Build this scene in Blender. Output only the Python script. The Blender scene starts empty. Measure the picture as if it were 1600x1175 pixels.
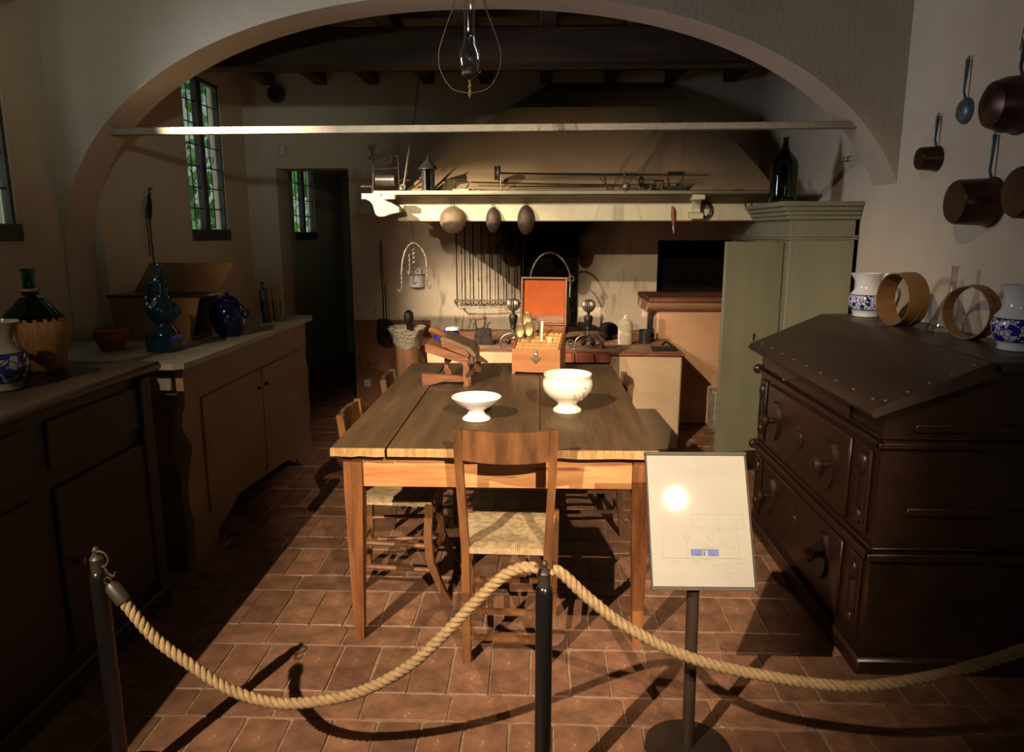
import bpy, bmesh, math, random
from mathutils import Vector, Matrix
random.seed(7)
PI = math.pi
sc = bpy.context.scene
COL = sc.collection

# ------------------------------------------------------------------ camera
cam_d = bpy.data.cameras.new('camera'); cam = bpy.data.objects.new('camera', cam_d); COL.objects.link(cam)
cam_d.sensor_fit = 'HORIZONTAL'; cam_d.sensor_width = 36.0; cam_d.lens = 1150/1600*36.0
cam_d.clip_start = 0.05
pitch = math.atan(225/1150); yaw = math.atan(42/1150*math.cos(pitch))
cam.location = (0, 0, 1.57); cam.rotation_euler = (PI/2-pitch, 0, yaw)
sc.camera = cam

# ------------------------------------------------------------------ world, lamps, exposure
w = bpy.data.worlds.new('daylight'); sc.world = w; w.use_nodes = True
bg = w.node_tree.nodes['Background']; bg.inputs[0].default_value = (0.86, 0.92, 1.0, 1); bg.inputs[1].default_value = 2.2

def spot(name, loc, target, watts, angle, blend, color, radius):
    l = bpy.data.lights.new(name, 'SPOT'); l.energy = watts; l.color = color
    l.spot_size = math.radians(angle); l.spot_blend = blend; l.shadow_soft_size = radius
    o = bpy.data.objects.new(name, l); COL.objects.link(o); o.location = loc
    o.rotation_euler = (Vector(target)-Vector(loc)).to_track_quat('-Z', 'Y').to_euler()
    return o
WARM = (1.0, 0.80, 0.57)
A_POS = Vector((-2.40, -1.70, 4.10))
spot('spot_left', A_POS, A_POS+Vector((0.345, 0.76, -0.57)), 2500, 44, 0.9, WARM, 0.03)
spot('spot_mantel', (-2.03, -0.40, 2.70), (0.15, 6.0, 1.22), 620, 27, 0.9, WARM, 0.02)
spot('spot_right', (1.65, -3.45, 4.10), (0.12, 3.05, 0.62), 3100, 19, 0.9, WARM, 0.03)
spot('spot_arch', (-2.41, 3.15, 2.67), (-0.05, 6.20, 0.88), 1000, 35, 0.9, WARM, 0.008)
spot('daylight_patch', (1.2, -2.2, 2.4), (-1.70, 4.0, 2.72), 220, 25, 1.0, (0.90, 1.0, 0.84), 0.10)
def area(name, loc, target, watts, sx, sy, color, spread=180):
    l = bpy.data.lights.new(name, 'AREA'); l.energy = watts; l.color = color; l.shape = 'RECTANGLE'; l.size = sx; l.size_y = sy; l.spread = math.radians(spread)
    o = bpy.data.objects.new(name, l); COL.objects.link(o); o.location = loc
    o.rotation_euler = (Vector(target)-Vector(loc)).to_track_quat('-Z', 'Y').to_euler()
    return o
# sky light arriving through the near-left window and a window of the unseen rear wall
area('window_daylight_left', (-2.58, 3.3, 2.15), (1.85, 4.1, 2.1), 7.5, 0.55, 0.9, (0.82, 0.86, 1.0), 75)
area('window_daylight_rear', (1.3, -2.3, 1.9), (-1.6, 4.0, 2.1), 1.2, 0.9, 1.2, (0.88, 0.92, 0.88))
sc.view_settings.view_transform = 'Standard'; sc.view_settings.look = 'None'
sc.view_settings.exposure = 0.0; sc.view_settings.gamma = 1.0; sc.view_settings.use_curve_mapping = False
try:
    sc.cycles.max_bounces = 8; sc.cycles.diffuse_bounces = 3; sc.cycles.transparent_max_bounces = 12; sc.cycles.sample_clamp_indirect = 3.0
    sc.cycles.caustics_reflective = False; sc.cycles.caustics_refractive = False
except Exception:
    pass

# ------------------------------------------------------------------ materials
def srgb(r, g, b):
    f = lambda c: (c/12.92 if c <= 0.04045 else ((c+0.055)/1.055)**2.4)
    return (f(r/255), f(g/255), f(b/255), 1)
def mat(name, c1, c2=None, scale=6.0, stretch=(1, 1, 1), rough=0.6, bump=0.15, metal=0.0, detail=6.0, spec=0.5, c3=None, c3pos=0.75, bscale=None, vary=0.0, kind='noise', bdist=0.01):
    m = bpy.data.materials.new(name); m.use_nodes = True; nt = m.node_tree; N = nt.nodes; L = nt.links
    b = N['Principled BSDF']; b.inputs['Roughness'].default_value = rough; b.inputs['Metallic'].default_value = metal
    b.inputs['Specular IOR Level'].default_value = spec
    tc = N.new('ShaderNodeTexCoord'); mp = N.new('ShaderNodeMapping'); L.new(tc.outputs['Object'], mp.inputs[0]); mp.inputs['Scale'].default_value = stretch
    nz = N.new('ShaderNodeTexNoise'); nz.inputs['Scale'].default_value = scale; nz.inputs['Detail'].default_value = detail; nz.inputs['Roughness'].default_value = 0.6
    L.new(mp.outputs[0], nz.inputs['Vector'])
    cr = N.new('ShaderNodeValToRGB'); cr.color_ramp.elements[0].position = 0.35; cr.color_ramp.elements[1].position = 0.65
    c2 = c2 or c1
    cr.color_ramp.elements[0].color = c1; cr.color_ramp.elements[1].color = c2
    if c3:
        e = cr.color_ramp.elements.new(c3pos); e.color = c3
    L.new(nz.outputs['Fac'], cr.inputs[0]); col = cr.outputs[0]
    if vary:
        oi = N.new('ShaderNodeObjectInfo'); ge = N.new('ShaderNodeNewGeometry')
        ad = N.new('ShaderNodeMath'); ad.operation = 'ADD'; L.new(oi.outputs['Random'], ad.inputs[0]); L.new(ge.outputs['Random Per Island'], ad.inputs[1])
        fr = N.new('ShaderNodeMath'); fr.operation = 'FRACT'; L.new(ad.outputs[0], fr.inputs[0])
        mr = N.new('ShaderNodeMapRange'); mr.inputs['To Min'].default_value = 1-vary; mr.inputs['To Max'].default_value = 1+vary; L.new(fr.outputs[0], mr.inputs['Value'])
        hs = N.new('ShaderNodeHueSaturation'); L.new(mr.outputs[0], hs.inputs['Value']); L.new(col, hs.inputs['Color']); col = hs.outputs[0]
    L.new(col, b.inputs['Base Color'])
    if bump:
        n2 = N.new('ShaderNodeTexNoise'); n2.inputs['Scale'].default_value = bscale or scale*4; n2.inputs['Detail'].default_value = 5
        L.new(mp.outputs[0], n2.inputs['Vector'])
        bp = N.new('ShaderNodeBump'); bp.inputs['Strength'].default_value = bump; bp.inputs['Distance'].default_value = bdist
        L.new(n2.outputs['Fac'], bp.inputs['Height']); L.new(bp.outputs[0], b.inputs['Normal'])
    m['col'] = 0
    return m
def glass(name, color, rough=0.0, ior=1.45):
    m = bpy.data.materials.new(name); m.use_nodes = True; b = m.node_tree.nodes['Principled BSDF']
    b.inputs['Base Color'].default_value = color; b.inputs['Transmission Weight'].default_value = 1.0; b.inputs['Roughness'].default_value = rough; b.inputs['IOR'].default_value = ior
    return m
def thin_glass(name, color, gloss=0.08):
    m = bpy.data.materials.new(name); m.use_nodes = True; nt = m.node_tree; nt.nodes.clear()
    o = nt.nodes.new('ShaderNodeOutputMaterial'); t = nt.nodes.new('ShaderNodeBsdfTransparent'); t.inputs[0].default_value = color
    g = nt.nodes.new('ShaderNodeBsdfGlossy'); g.inputs['Roughness'].default_value = 0.03
    f = nt.nodes.new('ShaderNodeLayerWeight'); f.inputs['Blend'].default_value = 0.35
    mr = nt.nodes.new('ShaderNodeMapRange'); mr.inputs['To Min'].default_value = gloss*0.5; mr.inputs['To Max'].default_value = min(1, gloss*6)
    nt.links.new(f.outputs['Facing'], mr.inputs['Value'])
    mx = nt.nodes.new('ShaderNodeMixShader'); nt.links.new(mr.outputs[0], mx.inputs[0])
    nt.links.new(t.outputs[0], mx.inputs[1]); nt.links.new(g.outputs[0], mx.inputs[2]); nt.links.new(mx.outputs[0], o.inputs[0])
    return m
M = {}
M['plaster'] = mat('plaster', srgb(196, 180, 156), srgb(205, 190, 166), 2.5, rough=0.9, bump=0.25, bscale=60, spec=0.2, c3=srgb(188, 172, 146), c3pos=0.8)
M['plaster_arch'] = mat('arch plaster', srgb(188, 174, 152), srgb(200, 186, 164), 2.0, rough=0.9, bump=0.25, bscale=50, spec=0.2)
M['soffit'] = mat('soffit plaster', srgb(184, 164, 144), srgb(194, 174, 152), 2.0, rough=0.9, bump=0.2, bscale=50, spec=0.2)
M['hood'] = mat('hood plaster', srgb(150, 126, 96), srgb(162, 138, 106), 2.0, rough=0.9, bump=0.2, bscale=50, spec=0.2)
M['terra_plaster'] = mat('oven plaster', srgb(168, 128, 96), srgb(184, 144, 110), 3.0, rough=0.9, bump=0.25, bscale=40, spec=0.2)
M['hearth_plaster'] = mat('hearth plaster', srgb(190, 160, 124), srgb(200, 172, 138), 3.0, rough=0.9, bump=0.2, bscale=40, spec=0.2)
M['brick'] = mat('red brick', srgb(120, 62, 44), srgb(160, 92, 66), 9, rough=0.85, bump=0.4, spec=0.2, vary=0.15)
M['ledge'] = mat('dark clay ledge', srgb(96, 58, 42), srgb(124, 78, 58), 7, rough=0.85, bump=0.4, spec=0.2)
M['hearth_top'] = mat('hearth top', srgb(128, 88, 66), srgb(170, 134, 106), 5, rough=0.85, bump=0.4, spec=0.2)
M['soot'] = mat('soot', srgb(16, 12, 9), srgb(30, 24, 18), 8, rough=0.95, bump=0.3, spec=0.1)
M['tile'] = mat('terracotta tile', srgb(100, 70, 52), srgb(138, 98, 74), 9, rough=0.55, bump=0.8, bscale=38, c3=srgb(178, 148, 120), c3pos=0.67, vary=0.24, bdist=0.004)
M['mortar'] = mat('floor mortar', srgb(126, 104, 82), srgb(156, 132, 106), 30, rough=0.9, bump=0.3, spec=0.2)
M['mantel'] = mat('cream paint', srgb(200, 190, 156), srgb(216, 206, 174), 5, rough=0.6, bump=0.2)
M['cabinet'] = mat('grey green paint', srgb(114, 112, 90), srgb(128, 125, 102), 4, stretch=(1, 1, .3), rough=0.55, bump=0.12)
M['counter'] = mat('cream brown paint', srgb(108, 90, 64), srgb(124, 104, 74), 4, stretch=(1, .4, 1), rough=0.6, bump=0.15)
M['counter_top'] = mat('counter top', srgb(120, 116, 100), srgb(140, 134, 116), 5, rough=0.5, bump=0.1)
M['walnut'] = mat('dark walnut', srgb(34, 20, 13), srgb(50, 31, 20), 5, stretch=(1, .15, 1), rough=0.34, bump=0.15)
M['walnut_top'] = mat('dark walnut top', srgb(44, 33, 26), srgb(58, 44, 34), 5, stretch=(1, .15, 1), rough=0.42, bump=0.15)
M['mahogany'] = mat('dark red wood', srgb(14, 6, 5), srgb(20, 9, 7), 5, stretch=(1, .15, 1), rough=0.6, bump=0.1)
M['table_top'] = mat('table top wood', srgb(68, 52, 36), srgb(90, 69, 48), 5, stretch=(3, .35, 1), rough=0.40, bump=0.25, c3=srgb(108, 84, 60), c3pos=0.72, spec=0.4)
M['board_edge'] = mat('worn board end', srgb(150, 112, 66), srgb(190, 152, 98), 14, stretch=(3, 1, 1), rough=0.7, bump=0.4)
M['table_wood'] = mat('orange table wood', srgb(166, 106, 62), srgb(206, 146, 92), 4, stretch=(.6, 1, 5), rough=0.5, bump=0.1, detail=3, c3=srgb(142, 84, 46), c3pos=0.72)
M['leg_wood'] = mat('table leg wood', srgb(96, 54, 28), srgb(140, 86, 46), 7, stretch=(5, 5, .5), rough=0.5, bump=0.15)
M['chair_wood'] = mat('chair wood', srgb(78, 47, 25), srgb(120, 78, 42), 5, stretch=(4, 4, .7), rough=0.45, bump=0.12)
M['chair_dark'] = mat('darker chair wood', srgb(64, 42, 28), srgb(92, 62, 40), 5, stretch=(3, 3, .6), rough=0.45, bump=0.12)
M['beam'] = mat('dark beam wood', srgb(48, 34, 22), srgb(70, 50, 32), 4, stretch=(.3, 3, 3), rough=0.8, bump=0.4)
M['plank'] = mat('ceiling plank', srgb(90, 84, 66), srgb(116, 108, 84), 3, rough=0.9, bump=0.2)
M['whitewash'] = mat('whitewashed bar', srgb(150, 142, 126), srgb(166, 158, 140), 20, rough=0.8, bump=0.4, c3=srgb(60, 60, 50), c3pos=0.72)
M['window_wood'] = mat('window wood', srgb(60, 58, 50), srgb(76, 74, 64), 8, rough=0.7)
M['iron'] = mat('black iron', srgb(40, 36, 32), srgb(62, 56, 50), 20, rough=0.5, metal=0.7, bump=0.25)
M['grey_iron'] = mat('grey iron', srgb(110, 100, 90), srgb(150, 138, 124), 20, rough=0.4, metal=0.8, bump=0.2)
M['steel'] = mat('dull steel', srgb(150, 142, 128), srgb(180, 172, 156), 20, rough=0.35, metal=0.8, bump=0.1)
M['brass'] = mat('aged brass', srgb(112, 94, 62), srgb(142, 122, 86), 20, rough=0.45, metal=0.8, bump=0.1)
M['copper'] = mat('dark copper', srgb(58, 40, 32), srgb(80, 56, 45), 6, rough=0.36, metal=0.7, bump=0.08)
M['tin_blue'] = mat('blue grey tin', srgb(70, 92, 96), srgb(92, 114, 116), 10, rough=0.4, metal=0.4, bump=0.1)
M['tin_dark'] = mat('dark tin', srgb(60, 58, 57), srgb(88, 86, 84), 10, rough=0.45, metal=0.6, bump=0.1)
M['tin_strainer'] = mat('worn tin', srgb(100, 84, 64), srgb(138, 116, 90), 12, rough=0.6, metal=0.1, bump=0.25)
M['strainer_dark'] = mat('dark brown tin', srgb(58, 46, 36), srgb(84, 68, 54), 14, rough=0.6, metal=0.2, bump=0.25)
M['china'] = mat('cream china', srgb(240, 228, 204), srgb(244, 234, 212), 3, rough=0.15, bump=0.0)
M['china_white'] = mat('white china', srgb(244, 240, 230), srgb(246, 242, 234), 3, rough=0.15, bump=0.0)
M['enamel'] = mat('white enamel', srgb(210, 208, 204), srgb(224, 222, 218), 6, rough=0.3, bump=0.05)
M['blue_enamel'] = mat('cobalt enamel', srgb(24, 28, 140), srgb(36, 42, 170), 6, rough=0.15, bump=0.0)
M['blue_glaze'] = mat('deep blue glaze', srgb(10, 12, 48), srgb(14, 18, 62), 6, rough=0.1, bump=0.05)
M['teal_glaze'] = mat('blue green glaze', srgb(12, 32, 42), srgb(16, 42, 56), 6, rough=0.1, bump=0.05)
M['clay_white'] = mat('pale stoneware', srgb(206, 192, 160), srgb(230, 218, 190), 22, rough=0.7, bump=0.3)
M['terracotta'] = mat('terracotta', srgb(120, 56, 34), srgb(150, 76, 48), 8, rough=0.7)
M['stone'] = mat('rough stone', srgb(140, 132, 110), srgb(176, 168, 146), 12, rough=0.95, bump=0.9, c3=srgb(96, 88, 70), c3pos=0.7, bdist=0.03)
M['stump'] = mat('old wood stump', srgb(120, 82, 52), srgb(146, 104, 70), 5, stretch=(4, 4, .5), rough=0.8, bump=0.4)
M['press'] = mat('orange press wood', srgb(100, 60, 32), srgb(134, 84, 46), 6, stretch=(.6, 3, 4), rough=0.5, bump=0.15)
M['press_dark'] = mat('dark press wood', srgb(84, 62, 42), srgb(112, 86, 60), 6, stretch=(.6, 3, 3), rough=0.5, bump=0.3)
M['box_wood'] = mat('cutlery box wood', srgb(146, 90, 50), srgb(176, 118, 68), 4, stretch=(.5, 1, 4), rough=0.45, bump=0.1)
M['box_dark'] = mat('cutlery box side', srgb(112, 66, 34), srgb(140, 86, 48), 4, stretch=(1, .5, 4), rough=0.45, bump=0.1)
M['leather'] = mat('red lid lining', srgb(150, 68, 28), srgb(168, 84, 38), 5, rough=0.8, spec=0.2, bump=0.1, c3=srgb(128, 46, 24), c3pos=0.75)
M['gold_trim'] = mat('yellow divider', srgb(160, 114, 60), srgb(190, 144, 82), 8, rough=0.5, bump=0.1)
M['rope'] = mat('jute rope', srgb(132, 106, 72), srgb(158, 130, 92), 60, rough=0.85, bump=0.5, bscale=180, bdist=0.002)
M['stanchion'] = mat('black stanchion', srgb(16, 14, 14), srgb(20, 18, 18), 6, rough=0.25, bump=0.0)
M['stanchion_neck'] = mat('grey stanchion cap', srgb(60, 54, 48), srgb(74, 66, 58), 10, rough=0.45, metal=0.5, bump=0.1)
M['sign_metal'] = mat('sign frame metal', srgb(62, 55, 48), srgb(74, 66, 58), 10, spec=0.2, rough=0.6, metal=0.1, bump=0.05)
M['sign_post'] = mat('sign post', srgb(44, 34, 28), srgb(54, 42, 34), 10, rough=0.4, bump=0.0)
M['paper'] = mat('sign paper', srgb(156, 151, 140), srgb(164, 159, 148), 3, spec=0.15, rough=0.7, bump=0.03)
M['ink'] = mat('faded ink', srgb(112, 104, 94), srgb(120, 112, 100), 3, spec=0.1, rough=0.8, bump=0)
M['ink_blue'] = mat('blue print', srgb(88, 96, 150), srgb(110, 118, 164), 60, spec=0.1, rough=0.8, bump=0)
M['sieve'] = mat('bent wood hoop', srgb(116, 82, 46), srgb(138, 100, 58), 4, stretch=(1, 1, 6), rough=0.5, bump=0.1)
M['wicker'] = mat('woven straw', srgb(116, 78, 36), srgb(150, 106, 54), 10, stretch=(9, 9, .6), rough=0.7, bump=0.6)
M['plastic'] = mat('white plastic', srgb(196, 188, 170), srgb(200, 192, 174), 3, rough=0.4, bump=0)
M['box_inner'] = mat('ochre inside', srgb(120, 84, 40), srgb(140, 100, 52), 4, rough=0.7, bump=0.1)
M['leaf'] = mat('leaf green', srgb(52, 104, 34), srgb(104, 158, 66), 4, rough=0.6, bump=0, vary=0.35)
M['garden'] = mat('garden wall', srgb(140, 150, 134), srgb(184, 190, 176), 2, rough=0.9, bump=0.1)
M['green_glass'] = glass('green bottle glass', srgb(96, 116, 34), 0.0)
M['aqua_glass'] = glass('blue green bottle glass', srgb(60, 150, 130), 0.0)
M['clear_glass'] = thin_glass('clear glass', (0.93, 0.93, 0.92, 1), 0.10)
M['pane'] = thin_glass('window pane', (0.86, 0.9, 0.88, 1), 0.04)

# tile scratches and pale wear, back wall with soot and dado, blue pottery pattern, rush seat
def back_wall_mat():
    m = M['plaster'].copy(); m.name = 'sooty plaster'; nt = m.node_tree; N = nt.nodes; L = nt.links; b = N['Principled BSDF']
    old = b.inputs['Base Color'].links[0].from_socket
    tc = [n for n in N if n.type == 'TEX_COORD'][0]
    sep = N.new('ShaderNodeSeparateXYZ'); L.new(tc.outputs['Object'], sep.inputs[0])
    def mth(op, a, bb=None, clamp=False):
        n = N.new('ShaderNodeMath'); n.operation = op; n.use_clamp = clamp
        for i, v in enumerate((a, bb)):
            if v is None: continue
            if isinstance(v, (int, float)): n.inputs[i].default_value = v
            else: L.new(v, n.inputs[i])
        return n.outputs[0]
    nz = N.new('ShaderNodeTexNoise'); nz.inputs['Scale'].default_value = 3.0; nz.inputs['Detail'].default_value = 7; L.new(tc.outputs['Object'], nz.inputs['Vector'])
    wob = mth('MULTIPLY', mth('SUBTRACT', nz.outputs['Fac'], 0.5), 0.9)
    # soot cloud around the fire opening: x about 0.05, z about 1.55
    dx = mth('DIVIDE', mth('SUBTRACT', sep.outputs[0], 0.05), 0.62); dz = mth('DIVIDE', mth('SUBTRACT', sep.outputs[2], 1.66), 0.62)
    d = mth('SQRT', mth('ADD', mth('MULTIPLY', dx, dx), mth('MULTIPLY', dz, dz)))
    s = mth('SUBTRACT', 1.25, mth('ADD', d, wob), True)
    s = mth('MULTIPLY', s, 1.6, True)
    mx = N.new('ShaderNodeMixRGB'); L.new(s, mx.inputs[0]); L.new(old, mx.inputs[1]); mx.inputs[2].default_value = srgb(26, 20, 14)
    # streaky stains
    n3 = N.new('ShaderNodeTexNoise'); n3.inputs['Scale'].default_value = 5; n3.inputs['Detail'].default_value = 8
    mp = N.new('ShaderNodeMapping'); mp.inputs['Scale'].default_value = (2.2, 1, .7); L.new(tc.outputs['Object'], mp.inputs[0]); L.new(mp.outputs[0], n3.inputs['Vector'])
    st = mth('MULTIPLY', mth('SUBTRACT', n3.outputs['Fac'], 0.60), 9, True)
    low = mth('MULTIPLY', st, mth('MULTIPLY', mth('SUBTRACT', 1.75, sep.outputs[2]), 1.2, True))
    m3 = N.new('ShaderNodeMixRGB'); L.new(mth('MULTIPLY', low, 0.6), m3.inputs[0]); L.new(mx.outputs[0], m3.inputs[1]); m3.inputs[2].default_value = srgb(104, 82, 52)
    L.new(m3.outputs[0], b.inputs['Base Color'])
    return m
M['back_wall'] = back_wall_mat()
M['dado'] = mat('brown dado paint', srgb(128, 88, 60), srgb(142, 100, 70), 3, rough=0.7, bump=0.1, spec=0.3)

def rush_mat():
    m = bpy.data.materials.new('rush weave'); m.use_nodes = True; nt = m.node_tree; N = nt.nodes; L = nt.links; b = N['Principled BSDF']
    b.inputs['Roughness'].default_value = 0.7
    tc = N.new('ShaderNodeTexCoord'); sep = N.new('ShaderNodeSeparateXYZ'); L.new(tc.outputs['Object'], sep.inputs[0])
    ax = N.new('ShaderNodeMath'); ax.operation = 'ABSOLUTE'; L.new(sep.outputs[0], ax.inputs[0])
    ay = N.new('ShaderNodeMath'); ay.operation = 'ABSOLUTE'; L.new(sep.outputs[1], ay.inputs[0])
    gt = N.new('ShaderNodeMath'); gt.operation = 'GREATER_THAN'; L.new(ay.outputs[0], gt.inputs[0]); L.new(ax.outputs[0], gt.inputs[1])
    def wave(o):
        k = N.new('ShaderNodeMath'); k.operation = 'MULTIPLY'; k.inputs[1].default_value = 900; L.new(o, k.inputs[0])
        s = N.new('ShaderNodeMath'); s.operation = 'SINE'; L.new(k.outputs[0], s.inputs[0]); return s.outputs[0]
    mx = N.new('ShaderNodeMix'); mx.data_type = 'FLOAT'; L.new(gt.outputs[0], mx.inputs[0]); L.new(wave(sep.outputs[1]), mx.inputs[2]); L.new(wave(sep.outputs[0]), mx.inputs[3])
    nz = N.new('ShaderNodeTexNoise'); nz.inputs['Scale'].default_value = 40; nz.inputs['Detail'].default_value = 6; L.new(tc.outputs['Object'], nz.inputs['Vector'])
    ad = N.new('ShaderNodeMath'); ad.operation = 'MULTIPLY_ADD'; ad.inputs[1].default_value = 0.18; L.new(mx.outputs[0], ad.inputs[0]); L.new(nz.outputs['Fac'], ad.inputs[2])
    cr = N.new('ShaderNodeValToRGB'); cr.color_ramp.elements[0].position = 0.25; cr.color_ramp.elements[1].position = 0.72
    cr.color_ramp.elements[0].color = srgb(132, 106, 74); cr.color_ramp.elements[1].color = srgb(192, 168, 130)
    L.new(ad.outputs[0], cr.inputs[0])
    dk = N.new('ShaderNodeMixRGB'); dk.blend_type = 'MULTIPLY'; L.new(gt.outputs[0], dk.inputs[0]); L.new(cr.outputs[0], dk.inputs[1]); dk.inputs[2].default_value = (0.84, 0.82, 0.78, 1)
    L.new(dk.outputs[0], b.inputs['Base Color'])
    bp = N.new('ShaderNodeBump'); bp.inputs['Strength'].default_value = 0.5; bp.inputs['Distance'].default_value = 0.003; L.new(ad.outputs[0], bp.inputs['Height']); L.new(bp.outputs[0], b.inputs['Normal'])
    return m
M['rush'] = rush_mat()

def pottery_mat(name, z0, z1, ground=(214, 212, 206), ink=(28, 36, 130), scale=26):
    """white glaze with blue bands and blue floral blotches between heights z0 and z1 (object space)"""
    m = bpy.data.materials.new(name); m.use_nodes = True; nt = m.node_tree; N = nt.nodes; L = nt.links; b = N['Principled BSDF']
    b.inputs['Roughness'].default_value = 0.12
    tc = N.new('ShaderNodeTexCoord'); sep = N.new('ShaderNodeSeparateXYZ'); L.new(tc.outputs['Object'], sep.inputs[0])
    vo = N.new('ShaderNodeTexVoronoi'); vo.inputs['Scale'].default_value = scale; L.new(tc.outputs['Object'], vo.inputs['Vector'])
    v2 = N.new('ShaderNodeTexVoronoi'); v2.feature = 'DISTANCE_TO_EDGE'; v2.inputs['Scale'].default_value = scale*1.6; L.new(tc.outputs['Object'], v2.inputs['Vector'])
    def mth(op, a, bb):
        n = N.new('ShaderNodeMath'); n.operation = op; n.use_clamp = False
        for i, v in enumerate((a, bb)):
            if isinstance(v, (int, float)): n.inputs[i].default_value = v
            else: L.new(v, n.inputs[i])
        return n.outputs[0]
    z = sep.outputs[2]
    blotch = mth('LESS_THAN', vo.outputs['Distance'], 0.43)
    vine = mth('LESS_THAN', v2.outputs['Distance'], 0.07)
    pat = mth('MAXIMUM', blotch, vine)
    ins = mth('MULTIPLY', mth('GREATER_THAN', z, z0), mth('LESS_THAN', z, z1))
    pat = mth('MULTIPLY', pat, ins)
    band = 0
    for zz in (z0, z1):
        bb = mth('LESS_THAN', mth('ABSOLUTE', mth('SUBTRACT', z, zz), 0), 0.0022)
        pat = mth('MAXIMUM', pat, bb)
    mx = N.new('ShaderNodeMixRGB'); L.new(pat, mx.inputs[0]); mx.inputs[1].default_value = srgb(*ground); mx.inputs[2].default_value = srgb(*ink)
    L.new(mx.outputs[0], b.inputs['Base Color'])
    return m

# ------------------------------------------------------------------ mesh helpers
def nb(): return bmesh.new()
def tf(bm, vs, Mx): bmesh.ops.transform(bm, matrix=Mx, verts=vs, space=Matrix.Identity(4))
def box(bm, x0, x1, y0, y1, z0, z1, bev=0.0, Mx=None):
    r = bmesh.ops.create_cube(bm, size=1.0); vs = r['verts']
    tf(bm, vs, Matrix.Translation(((x0+x1)/2, (y0+y1)/2, (z0+z1)/2)) @ Matrix.Diagonal((abs(x1-x0), abs(y1-y0), abs(z1-z0), 1)))
    if bev > 0:
        es = list({e for v in vs for e in v.link_edges})
        rb = bmesh.ops.bevel(bm, geom=es, offset=bev, segments=1, affect='EDGES', profile=0.5)
        vs = list({v for f in rb['faces'] for v in f.verts} | {v for v in vs if v.is_valid})
    if Mx is not None: tf(bm, vs, Mx)
    return vs
def prism(bm, pts, a, b, axis='y', Mx=None):
    """closed outline pts (u,v) extruded from a to b along axis; axis y: u=x v=z; axis x: u=y v=z; axis z: u=x v=y"""
    def P(u, v, t):
        return {'y': (u, t, v), 'x': (t, u, v), 'z': (u, v, t)}[axis]
    A = [bm.verts.new(P(u, v, a)) for u, v in pts]; B = [bm.verts.new(P(u, v, b)) for u, v in pts]
    n = len(pts); fs = []
    fs.append(bm.faces.new(A)); fs.append(bm.faces.new(B[::-1]))
    for i in range(n): fs.append(bm.faces.new((A[i], B[i], B[(i+1) % n], A[(i+1) % n])))
    if Mx is not None: tf(bm, A+B, Mx)
    return A+B
def tube(bm, pts, r, n=8, closed=False, flat=1.0, up=None):
    pts = [Vector(p) for p in pts]; N = len(pts); rs = r if isinstance(r, (list, tuple)) else [r]*N
    tang = []
    for i in range(N):
        if closed: t = pts[(i+1) % N]-pts[i-1]
        else: t = pts[min(i+1, N-1)]-pts[max(i-1, 0)]
        tang.append(t.normalized() if t.length > 1e-9 else Vector((0, 0, 1)))
    u = Vector(up) if up else (Vector((0, 0, 1)) if abs(tang[0].z) < .9 else Vector((1, 0, 0)))
    rings = []
    for i in range(N):
        t = tang[i]; a = (u-t*u.dot(t))
        if a.length < 1e-6: a = t.orthogonal()
        a.normalize(); u = a; b = t.cross(a)
        rings.append([bm.verts.new(pts[i]+(a*math.cos(2*PI*k/n)+b*math.sin(2*PI*k/n)*flat)*rs[i]) for k in range(n)])
    for i in range(N if closed else N-1):
        A = rings[i]; B = rings[(i+1) % N]
        for k in range(n): bm.faces.new((A[k], A[(k+1) % n], B[(k+1) % n], B[k]))
    if not closed:
        bm.faces.new(rings[0][::-1]); bm.faces.new(rings[-1])
    return [v for R in rings for v in R]
def lathe(bm, prof, n=28, c=(0, 0, 0), Mx=None, sx=1.0, flute=0, famp=0.0):
    rings = []; vs = []
    for r, z in prof:
        if r < 1e-6:
            v = bm.verts.new((c[0], c[1], c[2]+z)); rings.append([v]); vs.append(v)
        else:
            R = []
            for k in range(n):
                a = 2*PI*k/n; rr = r*(1+famp*math.cos(flute*a)) if flute else r
                R.append(bm.verts.new((c[0]+rr*math.cos(a)*sx, c[1]+rr*math.sin(a), c[2]+z)))
            rings.append(R); vs += R
    for A, B in zip(rings[:-1], rings[1:]):
        if len(A) == 1 and len(B) == 1: continue
        for k in range(n):
            k2 = (k+1) % n
            if len(A) == 1: bm.faces.new((A[0], B[k2], B[k]))
            elif len(B) == 1: bm.faces.new((A[k], A[k2], B[0]))
            else: bm.faces.new((A[k], A[k2], B[k2], B[k]))
    if Mx is not None: tf(bm, vs, Mx)
    return vs
def ell(bm, c, r, n=14, m=9):
    prof = [(math.sin(PI*i/m), -math.cos(PI*i/m)) for i in range(m+1)]; prof[0] = (0, -1); prof[-1] = (0, 1)
    vs = lathe(bm, prof, n)
    tf(bm, vs, Matrix.Translation(c) @ Matrix.Diagonal((r[0], r[1], r[2], 1))); return vs
def smoothpath(P, k=8):
    P = [Vector(p) for p in P]; Q = [2*P[0]-P[1]]+P+[2*P[-1]-P[-2]]; out = []
    for i in range(1, len(Q)-2):
        a, b, c, d = Q[i-1:i+3]
        for j in range(k):
            t = j/k
            out.append(0.5*((2*b)+(c-a)*t+(2*a-5*b+4*c-d)*t*t+(-a+3*b-3*c+d)*t**3))
    out.append(P[-1]); return out
def arc(c, r, a0, a1, n, plane='xz', ry=None):
    out = []
    for i in range(n+1):
        a = math.radians(a0+(a1-a0)*i/n); u = r*math.cos(a); v = (ry or r)*math.sin(a)
        out.append({'xz': (c[0]+u, c[1], c[2]+v), 'xy': (c[0]+u, c[1]+v, c[2]), 'yz': (c[0], c[1]+u, c[2]+v)}[plane])
    return out

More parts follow.
